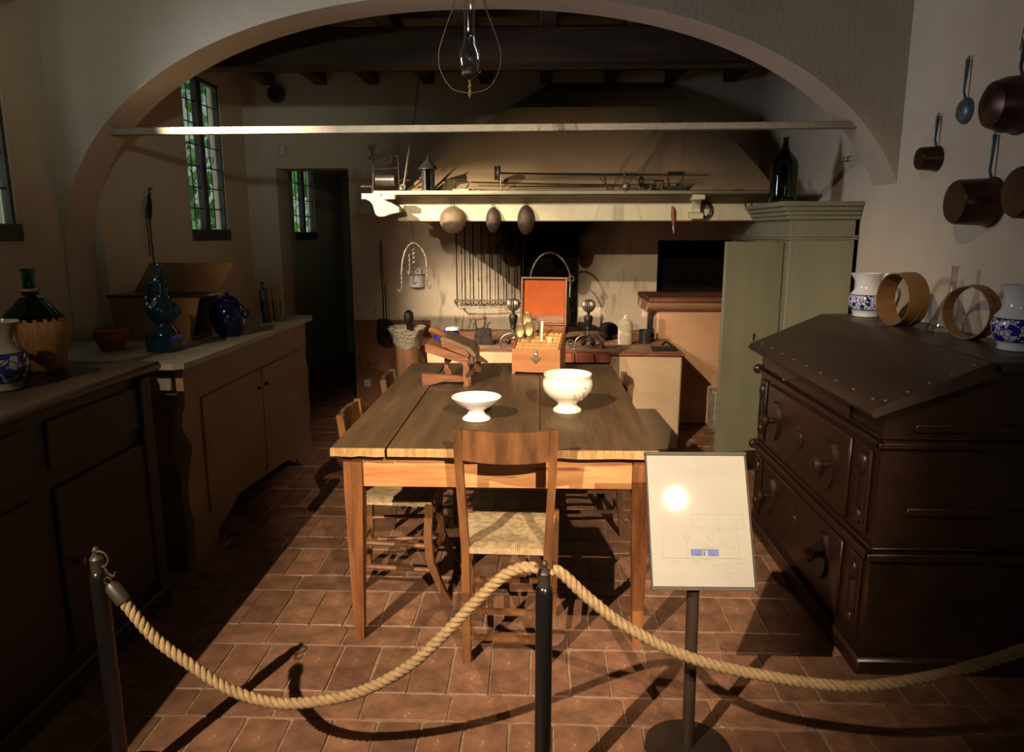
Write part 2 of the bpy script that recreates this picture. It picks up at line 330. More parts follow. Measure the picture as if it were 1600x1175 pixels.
def wl(o):
    v = Vector((0, 0, 0))
    while o is not None: v += o.location; o = o.parent
    return v
def obj(name, bm, m, parent=None, world=True, sharp=38, kind=None, label=None):
    bmesh.ops.recalc_face_normals(bm, faces=bm.faces[:])
    if parent is not None and world:
        bmesh.ops.translate(bm, vec=-wl(parent), verts=bm.verts[:])
    me = bpy.data.meshes.new(name); bm.to_mesh(me); bm.free()
    ms = m if isinstance(m, (list, tuple)) else [m]
    for x in ms: me.materials.append(x)
    me.polygons.foreach_set('use_smooth', [True]*len(me.polygons)); me.set_sharp_from_angle(angle=math.radians(sharp))
    o = bpy.data.objects.new(name, me); COL.objects.link(o)
    if parent is not None: o.parent = parent
    if kind: o['kind'] = kind
    if label: o['label'] = label
    return o
def thing(name, label, cat, loc=(0, 0, 0), rot=(0, 0, 0), group=None):
    o = bpy.data.objects.new(name, None); COL.objects.link(o); o.location = loc; o.rotation_euler = rot
    o.empty_display_size = 0.05
    o['label'] = label; o['category'] = cat
    if group: o['group'] = group
    return o
def tag(o, label, cat, group=None, kind=None):
    o['label'] = label; o['category'] = cat
    if group: o['group'] = group
    if kind: o['kind'] = kind
    return o
def struct(name, bm, m, parent=None, sharp=38):
    o = obj(name, bm, m, parent, sharp=sharp)
    if parent is None: o['kind'] = 'structure'
    return o
def copytree(o, parent=None):
    c = o.copy(); COL.objects.link(c)
    if parent is not None: c.parent = parent
    for ch in list(o.children): copytree(ch, c)
    return c

# ================================================================== SETTING
XL, XLF, XR = -2.60, -2.53, 1.85
YA, YB, YW = 4.0, 4.27, 6.5
# floor
b = nb(); box(b, -3.0, 2.1, -5.2, 10.0, -0.12, -0.0005); floor = struct('floor', b, M['mortar'])
def tile_mesh(w, h, seed):
    rnd = random.Random(seed); bm = nb(); j = lambda s=0.004: rnd.uniform(-s, s)
    g = 0.0028
    P = [(-w/2+g+j(.003), -h/2+g+j(.003)), (w/2-g+j(.003), -h/2+g+j(.003)), (w/2-g+j(.003), h/2-g+j(.003)), (-w/2+g+j(.003), h/2-g+j(.003))]
    Q = []
    for i in range(4):
        a = Vector(P[i]); bb = Vector(P[(i+1) % 4]); n = 3 if (bb-a).length > .2 else 2
        cs = rnd.uniform(.02, .05); Q.append(tuple(a.lerp(bb, cs)))
        for k in range(1, n):
            q = a.lerp(bb, k/n+rnd.uniform(-.08, .08)); Q.append((q.x+j(.0022), q.y+j(.0022)))
        Q.append(tuple(a.lerp(bb, 1-rnd.uniform(.02, .05))))
    top = [bm.verts.new((x*0.975, y*0.98, 0.004+j(.0008))) for x, y in Q]; mid = [bm.verts.new((x, y, 0.0005)) for x, y in Q]; bot = [bm.verts.new((x, y, -0.012)) for x, y in Q]
    n = len(Q); bm.faces.new(top)
    for i in range(n):
        k = (i+1) % n; bm.faces.new((top[i], mid[i], mid[k], top[k])); bm.faces.new((mid[i], bot[i], bot[k], mid[k]))
    return bm
variants = {'deep': [], 'shallow': []}
spots_ = []
y0 = 2.13-0.435*9
row = 0
tx0, tx1 = -2.5, 1.84
while y0 < 9.4:
    for kind, w_, h_ in (('shallow', 0.292, 0.143), ('deep', 0.1425, 0.290)):
        off = random.uniform(0, w_)
        x = tx0+off-w_ if True else tx0
        while x < tx1:
            spots_.append((x+w_/2, y0+h_/2, kind)); x += w_
        y0 += h_+0.001
seen_key = lambda s: s[1]
vis = [s for s in spots_ if 1.98 < s[1] < 6.4 and -1.75 < s[0] < 1.3 and s[0] > -0.74*s[1] and s[0] < 0.60*s[1] and not (s[1] > 5.1 and s[0] > -0.9)]
vis.sort(key=seen_key); vis = vis[:292]; vset = set(vis)
meshes = {'deep': [], 'shallow': []}
for kind, w_, h_ in (('shallow', 0.292, 0.143), ('deep', 0.1425, 0.290)):
    for sd in range(7):
        bmt = tile_mesh(w_, h_, sd+(20 if kind == 'deep' else 0)); bmesh.ops.recalc_face_normals(bmt, faces=bmt.faces[:])
        me = bpy.data.meshes.new('floor_tile'); bmt.to_mesh(me); bmt.free(); me.materials.append(M['tile']); meshes[kind].append(me)
rest = nb()
for s in spots_:
    me = random.choice(meshes[s[2]]); rz = random.choice((0, PI))+random.uniform(-.008, .008); dz = random.uniform(-.0015, .0012)
    if s in vset:
        o = bpy.data.objects.new('floor_tile', me); COL.objects.link(o); o.parent = floor; o.location = (s[0], s[1], dz); o.rotation_euler = (random.uniform(-.006, .006), random.uniform(-.006, .006), rz)
    elif s[0] > -2.45 and s[1] < 9:
        n0 = len(rest.verts); rest.from_mesh(me); rest.verts.ensure_lookup_table()
        tf(rest, rest.verts[n0:], Matrix.Translation((s[0], s[1], dz)) @ Matrix.Rotation(rz, 4, 'Z'))
obj('tile_field', rest, M['tile'], floor, kind='stuff')

# arch wall
def arch_curve(n=56):
    out = []
    cx, a, zc, p = -0.33, 2.26, 1.40, 2.2; bz = 2.75-zc
    for i in range(n+1):
        t = PI-PI*i/n; c, s = math.cos(t), math.sin(t)
        x = cx+a*math.copysign(abs(c)**(2/p), c); z = zc+bz*abs(s)**(2/p)
        out.append((x, z))
    return out
ac = arch_curve(150); ac = [p for i, p in enumerate(ac) if p[0] < XR+.012][:-1]
ac = [p for p in ac if p[0] < XR-.004]+[p for p in arch_curve(150) if XR-.004 <= p[0] < XR+.03]
b = nb()
def zat(x):
    for (xa, za), (xb, zb) in zip(ac[:-1], ac[1:]):
        if xa <= x <= xb: return za+(zb-za)*(x-xa)/(xb-xa+1e-9)
    return ac[-1][1]
ext = ac
F, Bk, T, TB = [], [], [], []
ZT = 4.60
pts = [(XL-0.02, 0.0), (ext[0][0]+0.0, 0.0)]+ext
for x, z in ext:
    F.append(b.verts.new((x, YA, z))); Bk.append(b.verts.new((x, YB, z))); T.append(b.verts.new((x, YA, ZT))); TB.append(b.verts.new((x, YB, ZT)))
for i in range(len(ext)-1):
    b.faces.new((F[i], F[i+1], T[i+1], T[i])); b.faces.new((Bk[i], Bk[i+1], TB[i+1], TB[i]))
    f = b.faces.new((F[i], F[i+1], Bk[i+1], Bk[i])); f.material_index = 1
    b.faces.new((T[i], T[i+1], TB[i+1], TB[i]))
box(b, XL-0.25, ext[0][0], YA, YB, 0, ZT)
struct('wall_middle', b, [M['plaster_arch'], M['soffit']], sharp=30)
# left walls with window openings
def wall_x(name, x0, x1, y0, y1, z1, holes, m):
    b = nb(); ys = [y0]+[v for h in holes for v in h[:2]]+[y1]
    for i in range(0, len(ys), 2): box(b, x0, x1, ys[i], ys[i+1], 0, z1)
    for h in holes: box(b, x0, x1, h[0], h[1], 0, h[2]); box(b, x0, x1, h[0], h[1], h[3], z1)
    return struct(name, b, m)
wall_x('wall_left', XL-0.075, XL, -4.8, YA, ZT, [(2.98, 3.66, 1.58, 2.66)], M['plaster'])
wall_x('wall_left_far', XLF-0.075, XLF, YB, 9.6, 3.0, [(5.40, 6.03, 1.56, 2.70), (7.70, 8.42, 1.54, 2.60)], M['plaster'])
b = nb(); box(b, XR, XR+0.2, -4.8, YW+0.3, 0, ZT); struct('wall_right', b, M['plaster'])
b = nb()
box(b, XL-.3, -0.9, -5.0, -4.8, 0, ZT); box(b, 1.4, XR+.2, -5.0, -4.8, 0, ZT); box(b, -0.9, 1.4, -5.0, -4.8, 2.6, ZT); box(b, -0.9, 1.4, -5.0, -4.8, 0, 0.9)
box(b, -0.9, 0.3, -5.0, -4.8, .9, 2.6)
struct('wall_rear', b, M['plaster'])
b = nb(); box(b, 0.3, 1.4, -4.92, -4.88, .9, 2.6); struct('window_4', b, M['pane'])
# back wall with doorway and fire recess
b = nb(); TH = 0.30
box(b, XLF-0.3, -2.272, YW, YW+TH, 0, 3.0); box(b, -2.272, -1.645, YW, YW+TH, 2.108, 3.0)
box(b, -1.645, -0.16, YW, YW+TH, 0, 3.0); box(b, -0.16, 0.352, YW, YW+TH, 0, 0.72); box(b, -0.16, 0.352, YW, YW+TH, 1.56, 3.0)
box(b, 0.352, 1.03, YW, YW+TH, 0, 3.0); box(b, 1.03, 1.80, YW, YW+TH, 0, 1.05); box(b, 1.03, 1.80, YW, YW+TH, 1.50, 3.0); box(b, 1.80, XR+.2, YW, YW+TH, 0, 3.0)
wb = struct('wall_back', b, M['back_wall'])
b = nb(); box(b, -0.16, 0.352, YW+0.17, YW+TH-.02, .72, 1.56); obj('fire_recess', b, M['soot'], wb)
b = nb(); box(b, -1.640, -0.957, YW-0.006, YW, 0, 0.80); struct('baseboard_back', b, M['dado'])
# barn doors of the left museum spotlight, bolted near the lamp above the visitors' area
lampd = thing('track_spotlight', 'museum spotlight with barn door flaps above and behind the barrier, outside the picture', 'spotlight', tuple(A_POS))
def barn_door(e1, e2, inside, A_POS=A_POS, par=None, D=.34):
    e1 = e1.normalized(); e2 = e2.normalized(); nrm = e1.cross(e2).normalized()
    if nrm.dot(inside) > 0: nrm = -nrm
    P0 = A_POS+(e1+e2).normalized()*D; dY = (e2-e1).normalized(); th = (e1+e2).normalized()*.003
    h = .76*D; k = .65*D; q = [P0-dY*h, P0+dY*h, P0+dY*h+nrm*k, P0-dY*h+nrm*k]
    b = nb(); v = [b.verts.new(p) for p in q]+[b.verts.new(p+th) for p in q]
    for f in ((0, 1, 2, 3), (4, 5, 6, 7), (0, 1, 5, 4), (1, 2, 6, 5), (2, 3, 7, 6), (3, 0, 4, 7)): b.faces.new([v[i] for i in f])
    obj('barn_door', b, M['iron'], par or lampd); return P0, nrm
AIM = Vector((0.345, 0.775, -0.53))
P0, nrm = barn_door(Vector((-1.29, 2.0, 0))-A_POS, Vector((-1.29, 6.0, 0))-A_POS, AIM)
az = math.radians(40.5)
barn_door(Vector((math.sin(az), math.cos(az), -1.2)), Vector((math.sin(az), math.cos(az), -.15)), AIM)
b = nb(); tube(b, [A_POS+Vector((-.02, -.04, .03)), A_POS+Vector((-.10, -.20, .14))], .05, 16); tube(b, [A_POS+Vector((-.08, -.14, .1)), A_POS+Vector((-.08, -.14, .499))], .01, 8); tube(b, [A_POS+Vector((-.08, -.14, .1)), P0+nrm*.2], .006, 6); obj('lamp_housing', b, M['iron'], lampd)
D_POS = Vector((-2.41, 3.15, 2.67))
lamp2 = thing('track_spotlight', 'museum spotlight high by the left window in front of the arch, outside the picture', 'spotlight', tuple(D_POS))
ang = lambda a, e: Vector((math.sin(math.radians(a))*math.cos(math.radians(e)), math.cos(math.radians(a))*math.cos(math.radians(e)), math.sin(math.radians(e))))
barn_door(ang(14, -25), ang(46, -10), ang(40, -40), D_POS, lamp2, .17)  # flap added to this unseen lamp to cut its spill on the arch wall
b = nb(); tube(b, [D_POS+Vector((-.03, -.03, .02)), D_POS+Vector((-.11, -.11, .09))], .04, 16); tube(b, [D_POS+Vector((-.08, -.08, .06)), D_POS+Vector((-.08, -.08, 1.929))], .01, 8); obj('lamp_housing', b, M['iron'], lamp2)
# rooms beyond
b = nb(); box(b, -1.40, -1.3, YW+TH, 9.6, 0, 3.0); struct('wall_beyond_right', b, M['plaster'])
b = nb(); box(b, XLF-.3, -1.3, 9.6, 9.8, 0, 3.0); struct('wall_beyond_back', b, M['plaster'])
b = nb(); box(b, XLF-.3, -1.3, YW+TH, 9.8, 2.85, 3.0); struct('ceiling_beyond', b, M['plaster'])
b = nb(); box(b, -2.05, -1.42, 9.54, 9.597, 0, 2.0, .01); struct('door_2', b, M['walnut'])
# ceilings
b = nb(); box(b, XL-.3, XR+.2, -5.0, YA+.1, ZT, ZT+.1); struct('ceiling_front', b, M['plaster'])
b = nb(); box(b, XLF-.3, XR+.2, YB, YW+.1, 2.885, 3.0); ceil = struct('ceiling', b, M['plank'])
b = nb(); box(b, XLF, XR, 4.78, 4.95, 2.575, 2.80, .012); obj('main_beam', b, M['beam'], ceil)
for x in (-2.29, -1.84, -1.40, -0.93, -0.45, 0.05, 0.58, 1.08, 1.56):
    b = nb(); vs = box(b, x-.05, x+.05, YB, YW, 2.785, 2.886, .008); tf(b, vs, Matrix.Identity(4)); obj('rafter', b, M['beam'], ceil)

# windows
def window(name, X, y0, y1, z0, z1, rows, split):
    r = bpy.data.objects.new(name, None); COL.objects.link(r); r.location = (X, y0, z0); r['kind'] = 'structure'
    xf0, xf1 = X-0.05, X-0.01
    b = nb()
    box(b, xf0, xf1, y0, y0+.012, z0, z1); box(b, xf0, xf1, y1-.02, y1, z0, z1)
    box(b, xf0, xf1, y0, y1, z1-.03, z1); obj('window_frame', b, M['window_wood'], r)
    b = nb(); box(b, X-.06, X+.015, y0-.01, y1+.02, z0-.055, z0+.03, .006); obj('window_sill', b, M['window_wood'], r)
    ym = y0+(y1-y0)*split
    b = nb(); box(b, X-.055, X, ym-.035, ym+.035, z0, z1, .006); obj('mullion', b, M['window_wood'], r)
    zb, zt = z0+.03, z1-.03
    for (a, c) in ((y0+.012, ym-.035), (ym+.035, y1-.02)):
        mid = (a+c)/2
        b = nb(); tube(b, [(X-.03, mid, zb), (X-.03, mid, zt)], .004, 6); obj('glazing_bar', b, M['iron'], r)
        for k in range(rows):
            za, zc = zb+(zt-zb)*k/rows, zb+(zt-zb)*(k+1)/rows
            if k:
                b = nb(); tube(b, [(X-.026, a, za), (X-.026, c, za)], .005, 6); obj('glazing_bar', b, M['iron'], r)
            for (p, q) in ((a, mid), (mid, c)):
                b = nb(); box(b, X-.034, X-.031, p, q, za, zc); obj('pane', b, M['pane'], r)
    return r
w2 = window('window_2', XLF, 5.40, 6.03, 1.56, 2.70, 7, 0.45)
b = nb(); tube(b, smoothpath([(XLF+.01, 5.74, 2.26), (XLF+.012, 5.745, 2.13), (XLF+.014, 5.765, 2.085), (XLF+.014, 5.80, 2.095), (XLF+.014, 5.805, 2.125), (XLF+.014, 5.785, 2.13)], 5), .004, 6); obj('window_latch', b, M['iron'], w2)
window('window_3', XLF, 7.70, 8.42, 1.54, 2.60, 6, 0.5)
window('window_1', XL, 2.98, 3.66, 1.58, 2.66, 6, 0.5)

# garden outside: wall, climbing leaves
b = nb(); box(b, -4.6, -4.4, 0.0, 14.5, 0.0, 5.2); gw = obj('garden_wall', b, M['garden']); tag(gw, 'pale garden wall seen through the left windows', 'wall')
b = nb(); rnd = random.Random(3)
for i in range(5200):
    y = rnd.uniform(4.6, 14); z = rnd.uniform(1.2, 4.6); x = rnd.uniform(-4.3, -3.5)
    if math.sin(y*2.3)+math.sin(z*3.1+y)+rnd.uniform(-1.6, 1.2) < -0.15: continue
    s = rnd.uniform(.035, .085); R = Matrix.Rotation(rnd.uniform(0, 6.3), 4, 'Z') @ Matrix.Rotation(rnd.uniform(0, 2), 4, 'X')
    vs = [b.verts.new((R @ Vector(p)*s)+Vector((x, y, z))) for p in ((-.5, -1, 0), (.5, -1, .2), (.9, 0, 0), (0, 1.3, .1), (-.9, 0, .1))]
    b.faces.new(vs)
iv = obj('ivy_leaves', b, M['leaf']); tag(iv, 'sunlit green climbing leaves outside the tall leaded windows', 'foliage', kind='stuff')

# ================================================================== HEARTH
he = thing('cooking_hearth', 'raised masonry cooking hearth with brick edge below the chimney hood', 'hearth', (0, 5.2, 0))
b = nb(); box(b, 0.515, 1.03, 5.22, 5.95, 0.001, 0.70, .012); box(b, 0.515, .95, 5.93, YW-.002, 0.001, 0.70); box(b, -0.72, -0.50, 5.22, YW-.002, 0.001, 0.70, .012); box(b, -0.50, 0.515, 5.62, YW-.002, .001, .70)
obj('hearth_body', b, M['hearth_plaster'], he)
b = nb(); box(b, -0.80, 1.045, 5.24, 5.955, 0.702, 0.72, .004); box(b, -0.80, .95, 5.95, YW-.002, 0.702, 0.72); obj('hearth_slab', b, M['hearth_top'], he)
b = nb(); box(b, -0.80, -.02, 5.21, 5.24, 0.64, 0.72, .006); obj('hearth_edge', b, M['hearth_plaster'], he)
b = nb(); box(b, .52, 1.045, 5.205, 5.24, 0.70, 0.72, .005); obj('hearth_edge', b, M['brick'], he)
x = -0.02
while x < .50:
    w_ = min(0.142, .520-x)
    b = nb(); box(b, x+.003, x+w_-.003, 5.19, 5.27, 0.652 if x < .5 else .69, 0.722+random.uniform(-.002, .002), .006); obj('brick', b, M['brick'], he); x += w_
b = nb(); box(b, -0.5, 0.515, 5.55, 5.61, 0.001, .65); obj('ash_niche', b, M['soot'], he)

# oven mass
ov = thing('bread_oven', 'brown masonry oven with dark mouth and projecting brick ledge in the corner', 'oven', (1.4, 6.2, 0))
b = nb(); box(b, 0.955, XR-.002, 5.96, YW-.002, 0.001, 1.02, .02); obj('oven_body', b, M['terra_plaster'], ov)
b = nb()
prism(b, [(5.96, .94), (5.93, .95), (5.86, .99), (5.84, 1.021), (6.49, 1.021), (6.49, .94)], 0.87, XR-.004, 'x'); obj('oven_corbel', b, M['terra_plaster'], ov)
b = nb(); box(b, 0.862, XR-.004, 5.82, 6.497, 1.021, 1.062, .018); obj('oven_ledge', b, M['ledge'], ov)
b = nb(); box(b, 1.031, 1.799, YW+.16, YW+TH-.01, 1.051, 1.499)
for q in ((1.031, 1.036, 1.051, 1.499), (1.794, 1.799, 1.051, 1.499), (1.036, 1.794, 1.494, 1.499), (1.036, 1.794, 1.051, 1.056)): box(b, q[0], q[1], YW+.004, YW+.16, q[2], q[3])
obj('oven_mouth', b, M['soot'], ov)
b = nb(); box(b, 1.40, 1.83, 5.73, 5.955, .001, .32, .01)
ob = obj('stone_block', b, M['stone']); tag(ob, 'low grey stone block on the floor under the oven', 'stone block')

# hood
b = nb(); rows_ = 14; G = []
for i in range(rows_+1):
    t = i/rows_; z = 1.83+0.95*t; y = 5.17+1.30*t
    xl = -0.93+1.016*t+0.10*math.sin(PI*t)*-1; xr = 1.60-0.53*t**1.35
    G.append([b.verts.new(p) for p in ((xl, YW-.001, z), (xl, min(y, YW-.002), z), (xr, min(y, YW-.002), z), (xr, YW-.001, z))])
for i in range(rows_):
    for k in range(3): b.faces.new((G[i][k], G[i][k+1], G[i+1][k+1], G[i+1][k]))
b.faces.new(G[-1])
hood = thing('chimney_hood', 'wide sloping plaster chimney hood with cream mantel beam and shelf over the hearth', 'chimney hood', (0.3, 5.8, 1.65))
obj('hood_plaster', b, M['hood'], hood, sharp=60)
b = nb(); box(b, -0.965, XR-.002, 5.11, 5.20, 1.642, 1.795, .008); obj('mantel_beam', b, M['mantel'], hood)
b = nb(); box(b, -0.965, -0.90, 5.20, YW-.002, 1.642, 1.795, .006); obj('side_beam', b, M['mantel'], hood)
b = nb(); prism(b, [(5.11, 1.76), (5.08, 1.775), (5.02, 1.80), (5.02, 1.812), (5.2, 1.812), (5.2, 1.76)], -0.98, XR-.003, 'x'); obj('mantel_moulding', b, M['counter'], hood)
b = nb(); box(b, -1.10, 1.545, 4.975, 5.34, 1.812, 1.838, .008); box(b, -1.10, -.90, 5.34, YW-.002, 1.812, 1.838, .004); obj('mantel_shelf', b, M['mantel'], hood)
b = nb(); sc_ = lambda px, py: (-1.174+(px-572)*.00447, 1.8155-(py-305)*.00447)
prism(b, [sc_(*p) for p in ((572, 304), (599, 304), (604, 311), (627, 324), (627, 331), (612, 334), (606, 337), (597, 338), (592, 334), (590, 328), (588, 320), (584, 315), (578, 312), (572, 312))], 4.97, 5.09, 'y'); obj('bracket', b, M['mantel'], hood)
b = nb(); box(b, -1.03, -0.945, 4.93, 4.975, 1.780, 1.812, .004); obj('bracket_block', b, M['mantel'], hood)
b = nb(); box(b, 1.0, 1.08, 4.95, 5.11, 1.775, 1.812, .006); prism(b, [(5.11, 1.775), (5.03, 1.775), (5.06, 1.72), (5.04, 1.69), (4.97, 1.68), (4.96, 1.655), (5.11, 1.645)], 1.02, 1.07, 'x'); obj('bracket', b, M['mantel'], hood)
b = nb(); prism(b, [(4.955, 1.655), (4.95, 1.69), (5.03, 1.70), (5.03, 1.655)], .985, 1.07, 'x'); obj('bracket_nose', b, M['mantel'], hood)
b = nb(); tube(b, [(-0.905, 4.985, 1.84), (-0.89, 5.0, 1.90), (-0.83, 5.25, 2.50), (-.825, 5.27, 2.58)], .008, 8)
ell(b, (-.908, 4.985, 1.85), (.018, .012, .016)); tube(b, arc((-.90, 4.98, 1.862), .016, 0, 360, 10, 'xz')[:-1], .004, 6, True); 
o = obj('stay_rod', b, M['grey_iron'], hood)

# tie rod across arch
b = nb(); box(b, -2.36, 1.72, 4.10, 4.145, 2.098, 2.135, .004)
me_v = b.verts[:]
for v in me_v: v.co.z += (v.co.x)*0.004
tr = obj('tie_beam', b, M['whitewash']); tag(tr, 'thin speckled whitewashed tie bar spanning the arch from side to side', 'tie bar')

# ================================================================== LEFT FURNITURE
# dark chest near left
ch = thing('sideboard', 'dark red wooden sideboard on the near left carrying the straw-covered demijohn', 'sideboard', (-2.05, 1.9, 0))
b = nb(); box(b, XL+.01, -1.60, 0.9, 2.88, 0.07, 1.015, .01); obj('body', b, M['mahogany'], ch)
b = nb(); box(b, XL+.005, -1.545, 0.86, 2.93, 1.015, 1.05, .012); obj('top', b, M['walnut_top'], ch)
b = nb(); box(b, XL+.01, -1.575, 0.88, 2.90, 0.001, .09, .01); obj('plinth', b, M['mahogany'], ch)
for y in (0.95, 1.6, 2.25): 
    b = nb(); box(b, -1.60, -1.585, y, y+.56, .14, .74, .006); d = obj('door_panel', b, M['mahogany'], ch)
    b = nb(); lathe(b, [(0, 0), (.008, 0), (.008, .012), (.016, .02), (.012, .032), (0, .034)], 12, Mx=Matrix.Translation((-1.585, y+.06, .46)) @ Matrix.Rotation(PI/2, 4, 'Y')); obj('knob', b, M['brass'], d)
    b = nb(); box(b, -1.60, -1.588, y, y+.56, .80, .97, .006); obj('drawer_front', b, M['mahogany'], ch)
b = nb(); box(b, -1.61, -1.575, 2.80, 2.88, .09, 1.0, .006); obj('corner_post', b, M['mahogany'], ch)
# painted counter
co = thing('painted_counter', 'long brown-cream painted counter with scalloped ends standing past the dark sideboard', 'counter', (-2.05, 4.1, 0))
CX = -1.60
b = nb()
prism(b, [(-2.50, 3.12), (-1.60, 3.12), (-1.565, 3.15), (-1.555, 3.25), (-1.555, 4.98), (-1.575, 5.06), (-1.62, 5.09), (-2.50, 5.09)], 0.975, 1.0, 'z'); obj('top', b, M['counter_top'], co)
out = [(3.20, .97), (3.20, .80), (3.165, .76), (3.155, .70), (3.19, .65), (3.235, .59), (3.20, .52), (3.165, .44), (3.16, .34), (3.19, .24), (3.18, .12), (3.165, .001), (3.36, .001), (3.45, .10), (3.72, .19), (4.36, .145), (4.50, .13), (4.60, .08), (4.66, .09), (4.72, .03), (4.80, .001), (4.97, .001), (4.985, .10), (4.95, .22), (4.985, .36), (4.97, .50), (4.99, .62), (4.94, .74), (4.97, .80), (4.97, .97)]
b = nb(); prism(b, out, CX, CX-.035, 'x'); obj('front_board', b, M['counter'], co)
b = nb(); box(b, -2.48, CX-.035, 3.24, 3.27, .06, .974); obj('end_panel', b, M['counter'], co)
b = nb(); box(b, -2.48, CX-.035, 4.90, 4.93, .06, .974); obj('end_panel', b, M['counter'], co)
b = nb(); box(b, -2.45, CX-.04, 3.28, 4.89, .20, .22); obj('bottom_board', b, M['counter'], co)
b = nb(); box(b, -2.35, CX-.06, 3.205, 3.238, .86, .93, .006); obj('end_drawer', b, M['counter_top'], co)
for ya, yb in ((3.35, 4.10), (4.11, 4.84)):
    b = nb(); box(b, CX, CX+.010, ya, yb, .22 if ya < 4 else .18, .80, .004); d = obj('door', b, M['counter'], co)
    ky = yb-.06 if ya < 4 else ya+.05
    b = nb(); ell(b, (CX+.018, ky, .70), (.012, .010, .010)); obj('knob', b, M['iron'], d)
b = nb(); tube(b, arc((CX-.15, 4.6, .03), .05, 0, 180, 8, 'yz'), .012, 6); ell(b, (CX-.15, 4.55, .03), (.05, .06, .028)); ell(b, (CX-.15, 4.68, .028), (.04, .05, .026))
o = obj('iron_pot_stand', b, M['iron']); tag(o, 'dark iron piece on the floor under the painted counter', 'iron piece')

# ================================================================== RIGHT FURNITURE
dk = thing('writing_desk', 'big dark walnut bureau with sloping lid and turned knobs against the right wall', 'desk', (1.5, 3.15, 0))
DY0, DY1, DX = 2.47, 3.86, 1.18
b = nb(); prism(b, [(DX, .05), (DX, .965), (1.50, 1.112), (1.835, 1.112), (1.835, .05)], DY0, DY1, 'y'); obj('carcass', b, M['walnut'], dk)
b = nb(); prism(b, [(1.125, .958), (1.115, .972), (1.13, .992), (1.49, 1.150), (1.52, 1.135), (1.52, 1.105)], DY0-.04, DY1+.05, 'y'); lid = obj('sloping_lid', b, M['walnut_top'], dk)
b = nb()
for i in range(9):
    y = DY0+.05+i*.16; ell(b, (1.155, y, 1.0055), (.006, .006, .004), 8, 5)
for i in range(5): ell(b, (1.17+i*.07, DY0-.01, 1.013+i*.0305), (.006, .006, .004), 8, 5)
obj('nail_heads', b, M['steel'], lid, kind='stuff')
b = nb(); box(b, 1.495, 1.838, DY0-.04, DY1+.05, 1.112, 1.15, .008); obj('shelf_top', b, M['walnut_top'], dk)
b = nb()
for (z, h, d) in ((.845, .022, .022), (.435, .03, .025), (.875, .008, .012), (.475, .01, .014)):
    box(b, DX-d, DX, DY0-d, DY1+.01, z, z+h, .004); box(b, DX-d, 1.83, DY0-d, DY0, z, z+h, .004)
obj('moulding', b, M['walnut'], dk)
b = nb(); box(b, DX-.035, 1.835, DY0-.035, DY1+.01, .001, .07, .012); obj('plinth', b, M['walnut'], dk)
for z_ in (.90, .60):
    b = nb(); box(b, DX+.10, 1.80, DY0-.012, DY0, z_, z_+.03, .004); obj('side_rail', b, M['walnut'], dk)
b = nb(); box(b, DX-.012, DX, DY0+.26, DY1-.08, .882, .952, .004); fz = obj('frieze_drawer', b, M['walnut'], dk)
b = nb(); tube(b, [(DX-.012, 3.38, .90), (DX-.045, 3.37, .902)], .004, 6); ell(b, (DX-.047, 3.37, .902), (.006, .006, .006)); obj('key', b, M['brass'], fz)
for (z0, z1) in ((.49, .83), (.09, .42)):
    b = nb(); box(b, DX-.014, DX, DY0+.22, DY1-.18, z0+.01, z1-.01, .006); dr = obj('drawer', b, M['walnut'], dk)
    zc = .66 if z0 > .3 else .275
    for y in (2.86, 3.55):
        b = nb(); prism(b, [(y+.085*math.cos(a)*.8, zc+.1*math.sin(a)) for a in [PI/8+k*PI/4 for k in range(8)]], DX-.026, DX-.013, 'x')
        lathe(b, [(0.012, 0), (.014, .01), (.012, .018), (.03, .03), (.033, .042), (.024, .054), (0, .06)], 16, Mx=Matrix.Translation((DX-.026, y, zc)) @ Matrix.Rotation(-PI/2, 4, 'Y'))
        obj('knob', b, M['walnut'], dr)
    for y in (3.2,):
        b = nb(); ell(b, (DX-.014, y, zc), (.014, .03, .045)); ell(b, (DX-.014, y, zc+.05), (.01, .045, .012)); obj('escutcheon', b, M['walnut'], dr)
    for y in (DY0+.10, DY1-.08):
        b = nb(); box(b, DX-.012, DX, y-.05, y+.05, z0+.01, z1-.01, .006)
        ell(b, (DX-.014, y, z1-.07), (.016, .026, .04)); ell(b, (DX-.014, y, z0+.07), (.014, .022, .03)); tube(b, [(DX-.013, y-.03, z0+.05), (DX-.013, y-.03, z1-.06)], .005, 6); tube(b, [(DX-.013, y+.03, z0+.05), (DX-.013, y+.03, z1-.06)], .005, 6)
        obj('pilaster', b, M['walnut'], dk)
for z in (.86, .45):
    b = nb(); ell(b, (DX-.01, DY1+.015, z), (.03, .02, .026)); obj('corner_boss', b, M['walnut'], dk)

# armoire
ca = thing('armoire', 'tall grey-green painted cupboard with stepped cornice and one door open behind the desk', 'cupboard', (1.64, 5.0, 0))
AX, AY0, AY1 = 1.455, 4.40, 5.70
b = nb(); box(b, AX+.02, 1.845, AY0, AY0+.03, .001, 1.64); box(b, AX+.02, 1.845, AY1-.03, AY1, .001, 1.64); box(b, 1.825, 1.845, AY0, AY1, .001, 1.64)
for z in (.10, .55, 1.0, 1.52, 1.62): box(b, AX+.03, 1.83, AY0+.03, AY1-.03, z, z+.02)
obj('carcass', b, M['cabinet'], ca)
b = nb(); box(b, AX, AX+.022, AY0-.002, AY0+.13, .001, 1.64, .003); box(b, AX, AX+.022, AY1-.10, AY1, .001, 1.64, .003); box(b, AX, AX+.022, AY0+.13, AY1-.10, 1.51, 1.64, .003); box(b, AX, AX+.022, AY0+.13, AY1-.10, .001, .2, .003); box(b, AX, AX+.022, 5.02, 5.08, .2, 1.51)
obj('face_frame', b, M['cabinet'], ca)
b = nb()
